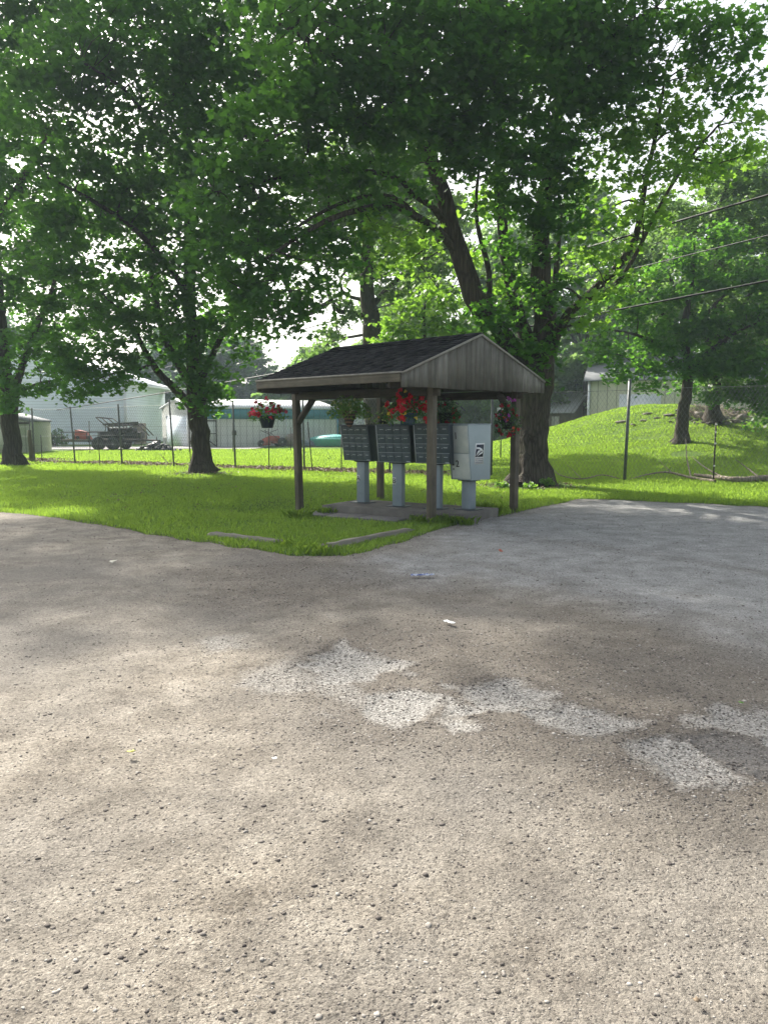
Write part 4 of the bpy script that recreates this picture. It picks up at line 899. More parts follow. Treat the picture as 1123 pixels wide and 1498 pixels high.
cl5 = [(tuple(q5(*a[:3])), a[3]) for a in [(530, 260, 0, 1.6), (470, 280, 0, 1.4), (590, 260, .5, 1.5), (420, 310, -.5, 1.2), (640, 310, .5, 1.4), (480, 330, -.3, 1.0), (540, 320, .5, 1.2), (600, 340, .5, 1.2), (660, 370, 1, 1.2), (560, 380, .6, .9), (620, 400, .8, 1.0), (590, 430, 1, .8), (400, 350, -1, .8), (450, 370, -1, .7), (490, 375, -.6, .6), (510, 470, -1.6, .5), (480, 490, -1.8, .5), (440, 420, -1.4, .45), (660, 430, 1, .9), (480, 410, -1, .45), (500, 440, -.8, .4), (530, 400, .8, .6), (520, 220, 1, 1.8), (600, 200, 1, 1.8), (440, 240, 0, 1.6), (560, 470, .8, .7), (545, 350, -1.2, .6), (520, 390, -1.2, .5), (560, 300, -1.4, .9), (580, 430, -1, .6), (620, 350, -1, .9), (660, 300, -1, 1.0), (500, 300, -1.4, .9), (560, 410, -1.0, .45), (600, 460, -1, .6), (640, 400, -.8, .7), (470, 510, 2, .7), (450, 530, 2.4, .7)]]
_, cnt['t5'] = tree('old_tree', 'old tree with thick trunk and crooked limbs seen above the shelter roof', B5, limbs5, cl5, 25, .19, 'soft', per=44, sprays=14, shape=CLUMP, sides=20)

# --- saplings behind the shelter
Bs = P(640, 690, 25.5); Bs.z = 0
qs = lambda px, py, dy=0: P(px, py, 25.5 + dy)
limbss = [([Bs, qs(636, 620), qs(628, 550), qs(620, 480), qs(622, 440)], [.09, .08, .07, .05, .02]), ([qs(630, 560), qs(650, 500), qs(668, 460)], [.05, .04, .02]), ([qs(630, 560), qs(600, 500), qs(585, 465)], [.05, .04, .02])]
cls = [(tuple(qs(*a[:3])), a[3]) for a in [(610, 450, 0, .6), (575, 480, 0, .55), (640, 470, 0, .7), (670, 470, 0, .6), (600, 490, .2, .6), (650, 440, .2, .5), (565, 500, 0, .4), (620, 430, 0, .4), (685, 490, 0, .5), (660, 505, 0, .5), (590, 440, 0, .3)]]
tree('young_maple', 'young bright yellow green maple just behind the shelter roof', Bs, limbss, cls, 26, .15, 'bright', per=40, sprays=22, sides=10, flare=(.3, .3), disc=.4)

# --- tree at the foot of the mound
B4 = GT(995, 647); Y4 = B4.y
q4 = lambda px, py, dy=0: P(px, py, Y4 + dy)
limbs4 = [([B4 - Vector((0, 0, .1)), q4(998, 610), q4(1003, 575), q4(1005, 535), q4(1000, 480), q4(1010, 420), q4(1015, 350)], [.26, .22, .20, .18, .13, .09, .04]),
          ([q4(1003, 560), q4(1030, 520, -.5), q4(1070, 490, -1), q4(1110, 470, -1.5)], [.10, .08, .06, .03]), ([q4(1004, 545), q4(970, 510, -.4), q4(930, 490, -.8), q4(880, 480, -1.2)], [.09, .07, .05, .02]),
          ([q4(1002, 500), q4(1050, 440), q4(1100, 400)], [.08, .05, .02]), ([q4(1003, 500), q4(950, 440), q4(900, 400)], [.08, .05, .02])]
cl4 = [(tuple(q4(*a[:3])), a[3]) for a in [(880, 490, -1.2, .6), (910, 520, -1, .6), (900, 550, -1, .4), (940, 540, -.8, .7), (980, 530, -.6, .8), (1020, 540, -.6, .8), (1060, 530, -.8, .9), (1100, 520, -1, 1), (1080, 570, -1, .7), (1110, 580, -1, .8), (1040, 575, -.8, .5), (960, 490, -.6, .8), (1010, 480, -.6, .9), (1060, 470, -.6, .9), (1110, 460, -.8, 1), (930, 460, -.6, .8), (980, 430, -.4, .9), (1040, 410, -.4, .9), (1100, 400, -.4, 1), (900, 430, -.6, .6), (940, 400, -.4, .7), (1150, 500, -1, 1.2), (1160, 420, 0, 1.3), (1060, 350, 0, .9), (1000, 370, 0, .8), (860, 450, -1, .4), (1140, 570, -.6, .9), (950, 570, -1, .35), (1000, 560, 1, .6), (1050, 520, 1.2, .9), (950, 500, 1, .7), (870, 520, -1, .35), (1120, 610, 0, .5)]]
tree('maple_tree', 'small spreading maple standing at the foot of the grassy mound', B4, limbs4, cl4, 27, .15, 'maple', per=42, sprays=27, sides=16, flare=(.6, .6))
# --- second tree on the mound, ivy clad
B6 = GT(1043, 618); Y6 = B6.y
q6 = lambda px, py, dy=0: P(px, py, Y6 + dy)
tree('maple_tree', 'bright green maple on the mound beside the bare soil and rubble', B6, [([B6, q6(1042, 590), q6(1045, 560), q6(1050, 500), q6(1050, 400), q6(1050, 300)], [.30, .26, .24, .2, .15, .06]), ([q6(1048, 520), q6(1000, 440), q6(950, 360)], [.12, .08, .03]), ([q6(1048, 520), q6(1090, 440), q6(1140, 360)], [.12, .08, .03])],
     [(tuple(q6(*a[:3])), a[3]) for a in [(1050, 300, 0, 1.6), (1100, 330, 0, 1.6), (1000, 340, 0, 1.4), (950, 370, 0, 1.3), (910, 400, 0, 1), (1060, 380, 0, 1.4), (1010, 420, 0, 1.3), (960, 440, 0, 1.1), (1120, 420, 0, 1.5), (1060, 460, 0, 1.3), (1110, 500, 0, 1.3), (880, 430, 0, .7), (1080, 250, 0, 1.4), (1130, 260, 0, 1.5), (1030, 240, 0, 1.1), (900, 360, 0, .8), (1150, 340, 0, 1.6), (1050, 570, -.4, .6), (1030, 550, 0, .7), (1080, 550, 0, .8), (870, 380, 0, .5), (980, 300, 0, .9)]],
     28, .18, 'soft', per=40, sprays=13, shape=CLUMP, sides=14, flare=(.8, .7))

# --- background trees
def bgtree(label, px, Y, w, h, seed, lm='soft', name='broadleaf_tree', trunk=.3, low=.18, per=26, leaf=.34, group='trees standing in the haze behind the buildings'):
    g = np.random.default_rng(seed); x = (px - CX) / 1117 * Y; z0 = H(x, Y); base = Vector((x, Y, z0))
    limbs = [([base, base + Vector((.1, 0, h * .3)), base + Vector((.0, .1, h * .6)), base + Vector((0, 0, h * .85))], [trunk, trunk * .8, trunk * .5, trunk * .15])]
    for k in range(4):
        a = g.uniform(0, 6.28); s = base + Vector((0, 0, h * g.uniform(.28, .45))); limbs.append(([s, s + Vector((math.cos(a) * w * .2, math.sin(a) * w * .2, h * .15)), s + Vector((math.cos(a) * w * .35, math.sin(a) * w * .35, h * .3))], [trunk * .4, trunk * .25, trunk * .08]))
    cl = []; n = 26
    for k in range(n):
        f = (k + .5) / n; zz = h * (low + (1 - low) * f) ; prof = math.sin(math.pi * min(1, .18 + f * .80)) ** .7; a = k * 2.4 + g.uniform(-.5, .5); q = w * .42 * prof * g.uniform(.25, 1)
        cl.append(((x + math.cos(a) * q, Y + math.sin(a) * q, z0 + zz - h * .08), w * g.uniform(.13, .2)))
    s = w * .16; k_ = 30 / (s * s)
    return tree(name, label, base, limbs, cl, seed, leaf, lm, 'bark_far', group, CLUMP, sprays=k_ * 1.35, per=per, flare=(.8, .4), disc=w * .055, twigs=False, sides=8)
bgtree('tall bluish hazy tree rising above the left end of the white barn', 348, 78, 11, 10.0, 41, 'dark')
bgtree('hazy tree between the white house and the white barn', 212, 74, 8.5, 7.6, 42, 'dark')
bgtree('tall hazy tree behind the right gable of the white house', 262, 95, 13, 13, 43, 'dark')
bgtree('pale tree behind the white barn roof, just left of the shelter roof', 466, 62, 8, 7.6, 44, 'soft')
bgtree('round light green tree seen below the shelter roof, above the parcel locker', 700, 58, 6.2, 4.6, 45, 'soft', low=.02)
bgtree('light green tree seen below the shelter roof behind the red geraniums', 620, 66, 8, 6.4, 46, 'soft', low=.05)
bgtree('dark tree behind the low barn with the pale metal roof', 815, 70, 9, 8.5, 47, 'dark', low=.05)
bgtree('tall tree behind the beige metal barn, right of the big maple', 880, 72, 11, 15, 48, 'soft', low=.1)
bgtree('tall pale tree filling the sky above the mound, behind the others', 1060, 58, 13, 21, 49, 'soft', low=.1)
bgtree('far right background tree towering over the mound', 1160, 52, 12, 18, 50, 'soft', low=.05)
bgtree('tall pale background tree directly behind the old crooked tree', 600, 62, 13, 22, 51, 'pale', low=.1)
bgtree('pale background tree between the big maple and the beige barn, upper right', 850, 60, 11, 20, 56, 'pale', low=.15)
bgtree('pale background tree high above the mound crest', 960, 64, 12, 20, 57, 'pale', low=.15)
bgtree('tree behind the white house at the left edge of the view', 10, 80, 15, 12, 52, 'dark')
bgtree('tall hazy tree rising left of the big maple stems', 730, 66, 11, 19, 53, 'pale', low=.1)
bgtree('dark tree low behind the beige barn at the mound crest', 960, 66, 9, 9, 54, 'dark', low=.05)
# far wood along the horizon
g = np.random.default_rng(77); Cw = []
for k in range(260):
    a = g.uniform(-.75, .75); r_ = g.uniform(150, 190); hh = g.uniform(4.5, 8.5); cx, cy = r_ * math.sin(a), r_ * math.cos(a)
    p = g.normal(size=(110, 3)); p /= np.linalg.norm(p, axis=1)[:, None]; p = p * np.array([5, 4, hh * .5]) * g.random((110, 1)) ** .3 + np.array([cx, cy, hh * .5]); Cw.append(p[p[:, 2] > 0])
Cw = np.concatenate(Cw); V, F = leaves_np(Cw, np.full(len(Cw), 1.5), g, CLUMP, 1.2)
props(mesh_np('far_wood', V, F, mats=LF['dark']), 'low hazy line of woodland along the horizon', 'woodland', kind='stuff')
# ---------------------------------------------------------------- chain link fence
def fpt(px):                       # point on the fence line seen at photo column px
    k = (px - CX) / 1117.0; d = fd; o = FA
    s = (k * o.y - o.x) / (d.x - k * d.y); p = o + d * s; return Vector((p.x, p.y, H(p.x, p.y)))
def fh(p):                         # fence height grows towards the right in the photograph
    s = (Vector((p.x, p.y)) - FA).dot(fd); return float(np.interp(s, [0, 22, 30], [2.12, 2.45, 2.55]))
FE = thing('chain_link_fence', 'tall chain link fence running behind the lawn and under the trees', 'fence', (FA.x, FA.y, 0))
o0 = Vector((FA.x, FA.y, 0))
def fence_post(px, top, name='fence_post', r=.03, lean=0, m='galv'):
    p = fpt(px); zt = P(px, top, p.y).z; tp = Vector((p.x + lean, p.y, zt)); b = MB()
    b.tube([p - o0 - Vector((0, 0, .1)), (p + tp) / 2 - o0, tp - o0], r, 10)
    b.tube([tp - o0, tp - o0 + Vector((0, 0, .03))], [r * 1.25, r * .6], 10)
    return b.build(name, M[m], FE, smooth=False)
for px, top, r, lean in [(-60, 600, .03, 0), (55, 598, .034, 0), (114, 596, .03, -.1), (182, 592, .034, -.07), (257, 586, .032, -.1), (346, 587, .032, -.04), (446, 582, .032, -.03), (570, 575, .03, 0), (717, 577, .035, 0), (911, 556, .042, .05), (1270, 520, .04, 0)]:
    fence_post(px, top, r=r, lean=lean)
for px, top, lean in [(66, 637, 0), (150, 640, -.04), (281, 610, 0), (395, 628, 0), (458, 618, -.14), (500, 640, 0)]:
    fence_post(px, top, 'stake', .017, lean, 'darkmetal')
# green stake with white bands, right
p = fpt(1040); zt = P(1040, 618, p.y).z
b = MB(); b.bar(p - o0, Vector((p.x, p.y, zt)) - o0, .035, .02); b.bar(p - o0 + Vector((0, -.014, 0)), Vector((p.x, p.y - .014, zt)) - o0, .008, .03)
stk2 = b.build('stake', M['darkmetal'], FE); stk2['label'] = 'dark green steel stake with white bands'
for zf in (.97, .84, .66, .30):
    z = zt * zf; MB().box(p.x - o0.x - .023, p.x - o0.x + .023, p.y - o0.y - .034, p.y - o0.y - .028, z - .02, z + .02).build('band', M['white'], stk2)
# mesh of crossed wires: two families of diagonal wires following the ground
def chain(sA, sB, pitch=.105, rad=.0026):
    V = []; F = []
    def wire(a, c):
        d = (c - a).normalized(); nrm = Vector((fn.x, fn.y, 0)); u = d.cross(nrm).normalized(); i = len(V)
        for q in (a, c):
            for k in range(3):
                an = 2.094 * k; V.append(tuple(q + (nrm * math.cos(an) + u * math.sin(an)) * rad))
        for k in range(3): F.append([i + k, i + (k + 1) % 3, i + 3 + (k + 1) % 3, i + 3 + k])
    s = sA
    seg = .42
    while s < sB:
        for sg in (1, -1):
            hmax = float(np.interp(s, [0, 22, 30], [2.05, 2.38, 2.48])); z = 0.0
            while z < hmax - .01:
                z2 = min(z + seg, hmax); s0 = s + sg * z * .62; s1 = s + sg * z2 * .62
                a = FA + fd * s0; c = FA + fd * s1
                a = Vector((a.x, a.y, H(a.x, a.y) + z + .03)) - o0 + Vector((fn.x, fn.y, 0)) * (-.035 + .003 * sg); c = Vector((c.x, c.y, H(c.x, c.y) + z2 + .03)) - o0 + Vector((fn.x, fn.y, 0)) * (-.035 + .003 * sg)
                wire(a, c); z = z2
        s += pitch
    return V, F
V, F = chain(-7, 34)
mesh_np('chain_mesh', V, F, mats=M['wirem'], parent=FE)
pts = []; s = -7
while s < 34:
    a = FA + fd * s; hm = float(np.interp(s, [0, 22, 30], [2.05, 2.38, 2.48])); pts.append(Vector((a.x, a.y, H(a.x, a.y) + hm + .04 - .02 * math.sin(s * 2.1) ** 2)) - o0); s += 1
MB().tube(pts, .006, 5).build('top_wire', M['wirem'], FE)
# wooden stub post
p = fpt(49); zt = P(49, 629, p.y).z; a = Vector((p.x + .15, p.y - .25, -.1)); b = MB(); g = np.random.default_rng(9)
rough_tube(b, [Vector((0, 0, 0)), Vector((.01, 0, .5)), Vector((-.02, .01, 1.0)), Vector((-.03, .02, zt + .1))], [.085, .08, .078, .07], 12, g, .06)
o = b.build('wooden_stub_post', M['post_wood'], smooth=True); o.location = a; props(o, 'short weathered wooden post standing before the fence near the olive shed', 'post')
# far wire fence
FF = thing('wire_fence', 'low wire fence on thin stakes crossing the grass before the white buildings', 'fence', P(45, 662, 37).to_2d().to_3d())
fo = FF.location.copy(); fps = []
for px, Yd, tp in [(-20, 37.4, 612), (43, 38, 612), (130, 39, 616), (206, 40, 618), (276, 40.5, 618), (340, 41, 618), (425, 41.5, 625)]:
    q = P(px, 617, Yd); q.z = H(q.x, q.y); zt = P(px, tp, Yd).z; fps.append((q, zt))
    MB().tube([q - fo - Vector((0, 0, .1)), Vector((q.x + .02, q.y, zt)) - fo], .022, 6).build('stake', M['darkmetal'], FF)
for hh in (.45, .9, 1.35): MB().tube([Vector((q.x, q.y, q.z + hh)) - fo for q, zt in fps], .004, 4).build('wire', M['wirem'], FF)

# ---------------------------------------------------------------- overhead cables
def cable(p0, p1, sag, r, label, n=30):
    p0 = Vector(p0); p1 = Vector(p1); pts = []
    for i in range(n + 1):
        t = i / n; q = p0.lerp(p1, t); q.z -= 4 * sag * t * (1 - t); pts.append(q)
    o = MB().tube(pts, r, 6, cap=False).build('overhead_cable', M['cable']); props(o, label, 'cable', 'overhead cables crossing behind the trees')
a0 = P(1123, 276, 17.7); a1 = P(180, 552, 82)
def ext(a, b, t): return a + (b - a) * t
cable(ext(a0, a1, -.25), ext(a0, a1, 1.3), .25, .026, 'highest overhead cable, sloping down from upper right to left behind the big maple')
b0 = P(1123, 394, 20); b1 = P(27, 600, 60)
cable(ext(b0, b1, -.25), ext(b0, b1, 1.4), .55, .028, 'lowest overhead cable, passing behind the shelter roof and the left maple')
c0 = P(961, 378, 24); c1 = P(342, 531, 75)
cable(ext(c0, c1, -.35), ext(c0, c1, 1.4), .2, .015, 'thin overhead cable running just under the highest cable')

# ---------------------------------------------------------------- buildings
def siding(name, c1, c2, pitch, vertical=False, rough=.6):
    t = NT(name); v = t.coord('Object'); s_ = t.n('SeparateXYZ', {'Vector': v})
    x = t.math('ADD', s_.outputs[0], t.math('MULTIPLY', s_.outputs[1], .0)) if vertical else s_.outputs[2]
    f = t.math('FRACT', t.math('DIVIDE', x, pitch)); c = t.ramp(t.noise(v, .8, 4), [(.3, c1), (.7, c2)])
    c = t.mix(t.math('LESS_THAN', f, .10), c, tuple(q * .62 for q in c1))
    return t.out(t.pbr(c, rough, 0, t.bump(f, .4, .02), .3))
M['siding'] = siding('white_lap_siding', (.70, .77, .86), (.76, .83, .90), .20)
M['barn_white'] = siding('white_ribbed_steel', (.62, .63, .60), (.70, .71, .68), .45, True)
M['barn_beige'] = siding('beige_ribbed_steel', (.50, .50, .38), (.58, .58, .46), .60, True)
M['olive'] = siding('olive_shed_panels', (.30, .33, .24), (.36, .39, .29), .45, True)
M['roof_white'] = pm('pale_metal_roof', (.62, .64, .66), (.72, .74, .76), 1, .5, .1, 4, .01)
M['roof_lilac'] = siding('pale_lilac_metal_roof', (.52, .52, .57), (.62, .62, .67), .5, True)
M['teal'] = siding('teal_metal_band', (.04, .20, .26), (.055, .24, .30), .45, True)
M['roof_grey'] = pm('grey_shingle_roof', (.14, .15, .16), (.2, .21, .22), 2, .9, .3, 20)
M['trimwhite'] = pm('white_trim', (.62, .64, .66), (.7, .72, .74), 3, .6, .1)
M['brownwall'] = pm('brown_board_wall', (.16, .13, .10), (.26, .21, .17), 2, .9, .3)
M['glass'] = pm('dark_window_glass', (.02, .025, .03), (.04, .045, .05), 2, .12, 0)
def gable_box(rt, W, D, he, hr, wallm, roofm, ridge='x', oh=.3, trim=None):
    """walls 0..W, 0..D; ridge along x or y"""
    b = MB()
    if ridge == 'x':
        V = [(0, 0, 0), (W, 0, 0), (W, D, 0), (0, D, 0), (0, 0, he), (W, 0, he), (W, D, he), (0, D, he), (0, D / 2, hr), (W, D / 2, hr)]
        F = [(0, 1, 5, 4), (2, 3, 7, 6), (1, 2, 6, 9, 5), (3, 0, 4, 8, 7)]
    else:
        V = [(0, 0, 0), (W, 0, 0), (W, D, 0), (0, D, 0), (0, 0, he), (W, 0, he), (W, D, he), (0, D, he), (W / 2, 0, hr), (W / 2, D, hr)]
        F = [(0, 1, 5, 8, 4), (2, 3, 7, 9, 6), (1, 2, 6, 5), (3, 0, 4, 7)]
    b.raw(V, F).build('wall', wallm, rt)
    r = MB(); th = .09
    if ridge == 'x':
        s = (hr - he) / (D / 2)
        for sg, y0 in ((1, 0), (-1, D)):
            ya = y0 - sg * oh; za = he - s * oh + .02
            r.hexa([(-oh, ya, za), (W + oh, ya, za), (W + oh, D / 2, hr + .02), (-oh, D / 2, hr + .02), (-oh, ya, za + th), (W + oh, ya, za + th), (W + oh, D / 2, hr + .02 + th), (-oh, D / 2, hr + .02 + th)])
    else:
        s = (hr - he) / (W / 2)
        for sg, x0 in ((1, 0), (-1, W)):
            xa = x0 - sg * oh; za = he - s * oh + .02
            r.hexa([(xa, -oh, za), (W / 2, -oh, hr + .02), (W / 2, D + oh, hr + .02), (xa, D + oh, za), (xa, -oh, za + th), (W / 2, -oh, hr + .02 + th), (W / 2, D + oh, hr + .02 + th), (xa, D + oh, za + th)])
    return r.build('roof', roofm, rt)
# white house
HS = thing('white_house', 'big white house with plain sided gable wall behind the trailer', 'house', (-18.1 - 12.5, 54.3, 0), 0)
gable_box(HS, 12.5, 10, 4.45, 6.6, M['siding'], M['roof_white'], 'y', .45)
for sgx in (0, 1):
    x0 = -.45 if sgx == 0 else 12.95
    MB().bar((x0, -.47, 4.34), (6.25, -.47, 6.67), .03, .2).build('rake_board', M['trimwhite'], HS)
MB().box(12.42, 12.53, -.04, .1, 0, 4.4).build('corner_trim', M['trimwhite'], HS)
MB().box(12.5, 13.0, -.45, 10.4, 4.16, 4.3).build('gutter', M['trimwhite'], HS)
MB().tube([(12.6, -.06, .1), (12.6, -.06, 4.1)], .05, 8).build('downspout', M['trimwhite'], HS)
MB().box(5.6, 5.75, -.12, -.003, 1.55, 1.85).build('meter', M['darkmetal'], HS)
w_ = MB().box(2.0, 3.2, -.03, -.003, 1.6, 3.0).build('window', M['glass'], HS)
MB().box(1.92, 3.28, -.06, -.031, 1.5, 1.6).build('sill', M['trimwhite'], w_)
MB().box(12.65, 13.35, 1.2, 1.9, 0, 1.5).build('electric_box', M['brownwall'], HS, bevel=.03)
# long white barn with teal band
c0 = P(283, 654, 48); a = math.atan2(.57, .82)
BN = thing('white_barn', 'long low white steel barn with teal eave band and garage door end', 'barn', (c0.x, 48, 0), a)
gable_box(BN, 10.5, 5.6, 2.45, 3.0, M['barn_white'], M['roof_white'], 'x', .12)
MB().box(-.1, 10.6, -.06, -.004, 1.78, 2.42).build('eave_band', M['teal'], BN)
MB().box(-.03, -.004, .9, 4.6, .02, 1.95).build('garage_door', M['siding'], BN)
for (y0, y1, z0_, z1_) in ((.8, .9, 0, 2.03), (4.6, 4.7, 0, 2.03), (.9, 4.6, 1.95, 2.03)): MB().box(-.05, -.004, y0, y1, z0_, z1_).build('door_trim', M['trimwhite'], BN)
d_ = MB().box(.35, 1.55, -.035, -.004, .02, 1.7).build('side_door', M['barn_white'], BN)
b = MB(); b.bar((.35, -.045, 1.66), (1.55, -.045, 1.66), .02, .06); b.bar((1.52, -.045, 0), (1.52, -.045, 1.7), .06, .02); b.bar((.35, -.045, .85), (1.5, -.045, .85), .02, .05); b.bar((.45, -.045, .82), (1.48, -.045, .08), .02, .05); b.build('door_brace', M['darkmetal'], d_)
MB().box(2.6, 2.85, -.10, -.004, .75, 1.05).build('electric_box', M['darkmetal'], BN)
MB().tube([(2.72, -.06, 0), (2.72, -.06, .75)], .02, 6).build('conduit', M['darkmetal'], BN)
MB().box(10.44, 10.53, -.05, .08, 0, 2.4).build('corner_trim', M['teal'], BN)
MB().tube([(6.5, -.05, 0), (6.5, -.05, 1.8)], .03, 6).build('downspout', M['trimwhite'], BN)
def barn(lx, ly, z=0): ca, sa = math.cos(a_b), math.sin(a_b); return Vector((c0.x + lx * ca - ly * sa, 48 + lx * sa + ly * ca, z))
a_b = a
# olive shed
s0 = P(-40, 655, 39)
OS = thing('olive_shed', 'small olive green panelled shed partly behind the far left maple', 'shed', (s0.x, 39, 0), 0)
Wd = P(43, 640, 39).x - s0.x
gable_box(OS, Wd, 2.6, 1.58, 1.95, M['olive'], M['roof_grey'], 'y', .04)
MB().box(-.05, Wd + .05, -.05, -.004, 1.48, 1.58).build('fascia_board', M['darkmetal'], OS)
MB().box(Wd * .25, Wd * .25 + 1.3, -.03, -.004, .05, 1.3).build('shed_door', M['barn_beige'], OS)
# low barn right, beige metal barn
lb = P(793, 612, 58)
lb = P(836, 612, 58); LB = thing('low_barn', 'low barn with pale metal roof glimpsed left of the beige barn', 'barn', (lb.x - 8 * math.cos(R(35)), 58 + 8 * math.sin(R(35)), 0), R(-35))
zl = H(lb.x, 58)
gable_box(LB, 8, 5.2, 2.35, 3.75, M['brownwall'], M['roof_lilac'], 'x', .25)
w_ = MB().box(5.3, 5.9, -.05, -.004, .8, 2.0).build('window', M['glass'], LB)
MB().box(6.4, 7.0, -.06, -.004, .0, 2.0).build('door', M['barn_beige'], LB)
bb = P(859, 600, 52)
BB = thing('beige_barn', 'tall beige ribbed metal barn rising behind the crest of the mound', 'barn', (bb.x, 52, 0), R(-19))
gable_box(BB, 13, 9, 4.35, 6.0, M['barn_beige'], M['roof_grey'], 'x', .3)
MB().box(2, 4.6, -.05, -.004, 0, 3.4).build('barn_door', M['roof_white'], BB)
MB().box(-.03, .12, -.05, -.003, 0, 4.3).build('corner_trim', M['trimwhite'], BB)

# gravel strip road before the house
rd = []
for i in range(24):
    x = -42 + i * 1.5
    for (yy, zz) in ((44.6, .015), (49.5, .02)): rd.append((x, yy + .15 * math.sin(x), H(x, yy) + zz + .012))
F = [[2 * i, 2 * i + 2, 2 * i + 3, 2 * i + 1] for i in range(23)]
props(mesh_np('farm_drive', rd, F, mats=pm('pale_gravel_drive', (.24, .225, .22), (.34, .325, .31), 3, .95, .6, 20, .01)), kind='structure')

# ---------------------------------------------------------------- trailer and things by the buildings
def wheel(parent, x, y, z, r, wd, ax='y', name='wheel'):
    V = MB(); prof = [(r * .62, -wd / 2), (r * .93, -wd / 2), (r, -wd * .32), (r, wd * .32), (r * .93, wd / 2), (r * .62, wd / 2)]
    V.lathe(prof, 20); o = V.build(name, M['black'], parent); o.location = (x, y, z); o.rotation_euler = (R(90), 0, 0)
    MB().lathe([(r * .2, -wd * .5), (r * .6, -wd * .4), (r * .6, wd * .4), (r * .2, wd * .5)], 14).build('rim', M['trimwhite'], o)
    return o
t0 = P(90, 650, 43.5); TR = thing('utility_trailer', 'long dark utility trailer with railing parked before the white house', 'trailer', (t0.x, 43.5, 0), 0)
L_ = P(202, 650, 43.5).x - t0.x
b = MB(); b.box(0, L_, 0, .1, .48, .62); b.box(0, L_, 1.7, 1.8, .48, .62); b.box(0, .1, .1, 1.7, .48, .62); b.box(L_ - .1, L_, .1, 1.7, .48, .62); b.build('frame', M['darkmetal'], TR)
MB().box(.1, L_ - .1, .1, 1.7, .56, .60).build('deck', M['dark_wood'], TR)
b = MB()
for yy in (.03, 1.77):
    b.bar((0, yy, 1.02), (L_, yy, 1.02), .05, .05); n = 7
    for i in range(n): x = .03 + (L_ - .06) * i / (n - 1); b.bar((x, yy, .62), (x, yy, 1.0), .04, .04)
b.build('railing', M['darkmetal'], TR)
for x in (L_ * .50, L_ * .50 + .82):
    for yy in (-.16, 1.96): wheel(TR, x, yy, .38, .38, .22)
b = MB(); b.box(L_ * .5 - .5, L_ * .5 + 1.3, -.3, 0, .80, .84); b.box(L_ * .5 - .54, L_ * .5 - .5, -.3, 0, .45, .84); b.box(L_ * .5 + 1.3, L_ * .5 + 1.34, -.3, 0, .45, .84); b.build('mudguard', M['black'], TR)
b = MB(); b.bar((L_, .1, .55), (L_ + 1.0, .9, .52), .08, .08); b.bar((L_, 1.7, .55), (L_ + 1.0, .9, .52), .08, .08); b.build('hitch', M['darkmetal'], TR)
MB().tube([(L_ + .8, .9, .05), (L_ + .8, .9, .75)], .03, 8).build('jack', M['darkmetal'], TR)
# machine on the trailer
MC = thing('farm_implement', 'dark folded farm implement loaded on the utility trailer', 'machine', (t0.x + L_ * .40, 44.4, .60))
b = MB(); b.box(.3, 2.6, -.45, .45, .05, .42); b.box(.7, 2.2, -.35, .35, .42, .66); b.build('body', M['black'], MC, bevel=.03)
b = MB()
for yy in (-.4, .4):
    b.bar((.1, yy, 1.25), (.8, yy, 1.18), .05, .05); b.bar((.1, yy, 1.25), (.9, yy, .55), .05, .05); b.bar((.8, yy, 1.18), (1.5, yy, .6), .05, .05); b.bar((1.6, yy, .5), (2.5, yy, .85), .05, .06); b.bar((2.5, yy, .85), (3.1, yy, .2), .05, .05)
b.bar((.1, -.4, 1.25), (.1, .4, 1.25), .05, .05); b.bar((.5, -.45, .85), (2.4, -.1, .95), .10, .10); b.bar((.5, .3, .75), (2.3, .45, .85), .10, .10); b.build('frame', M['darkmetal'], MC)
b = MB()
for k in range(9): b.tube([(.6 + .2 * k, -.42, .9), (.68 + .2 * k, -.5, .6), (.6 + .2 * k, -.46, .45)], .025, 5)
b.build('tines', M['darkmetal'], MC)
MB().tube([(1.2, -.46, .3), (1.2, -.4, .3)], .22, 16).build('wheel', M['black'], MC)
# red crate machine at trailer's left
M['redp'] = pm('faded_red_paint', (.35, .07, .05), (.45, .10, .07), 3, .6)
RM = thing('red_engine_box', 'small faded red machine at the left end of the trailer', 'machine', (t0.x + .55, 44.3, .60))
MB().hexa([(0, -.3, 0), (.85, -.3, 0), (.85, .3, 0), (0, .3, 0), (.05, -.3, .55), (.6, -.3, .42), (.6, .3, .42), (.05, .3, .55)]).build('body', M['redp'], RM, bevel=.02)
MB().bar((.0, -.28, .55), (.9, -.28, .38), .03, .04).build('handle', M['darkmetal'], RM); MB().tube([(.2, -.31, .1), (.2, -.36, .1)], .1, 12).build('wheel', M['black'], RM)
# shrubs by the house
def shrub(label, px, py, Y, r, lm, seed, h=None, ls=.16, n=520, group=None, name='shrub', cat='shrub'):
    g = np.random.default_rng(seed); p = P(px, py, Y); z = H(p.x, p.y); rt = thing(name, label, cat, (p.x, p.y, z), 0, group); h = h or r
    u = g.normal(size=(n, 3)); u /= np.linalg.norm(u, axis=1)[:, None]; q = u * g.random((n, 1)) ** .35 * np.array([r, r, h * .55]); q[:, 2] += h * .55; q = q[q[:, 2] > 0]
    q += .12 * r * np.sin(q[:, ::-1] * 7 / r)
    V, F = leaves_np(q, np.full(len(q), ls), g, CLUMP, 1.2); mesh_np('foliage', V, F, mats=LF[lm], parent=rt)
    b = MB()
    for k in range(5): a = k * 1.26; b.tube([(0, 0, -.05), (.2 * r * math.cos(a), .2 * r * math.sin(a), h * .4), (.5 * r * math.cos(a), .5 * r * math.sin(a), h * .8)], [.03, .02, .01], 5)
    b.build('stems', M['bark_far'], rt); return rt
shrub('round dark shrub at the foot of the white house wall, nearest the trailer', 80, 650, 50, .9, 'dark', 1, 1.0)
shrub('dark shrub at the foot of the white house wall, by the olive shed', 58, 650, 50, .95, 'dark', 2, 1.0)
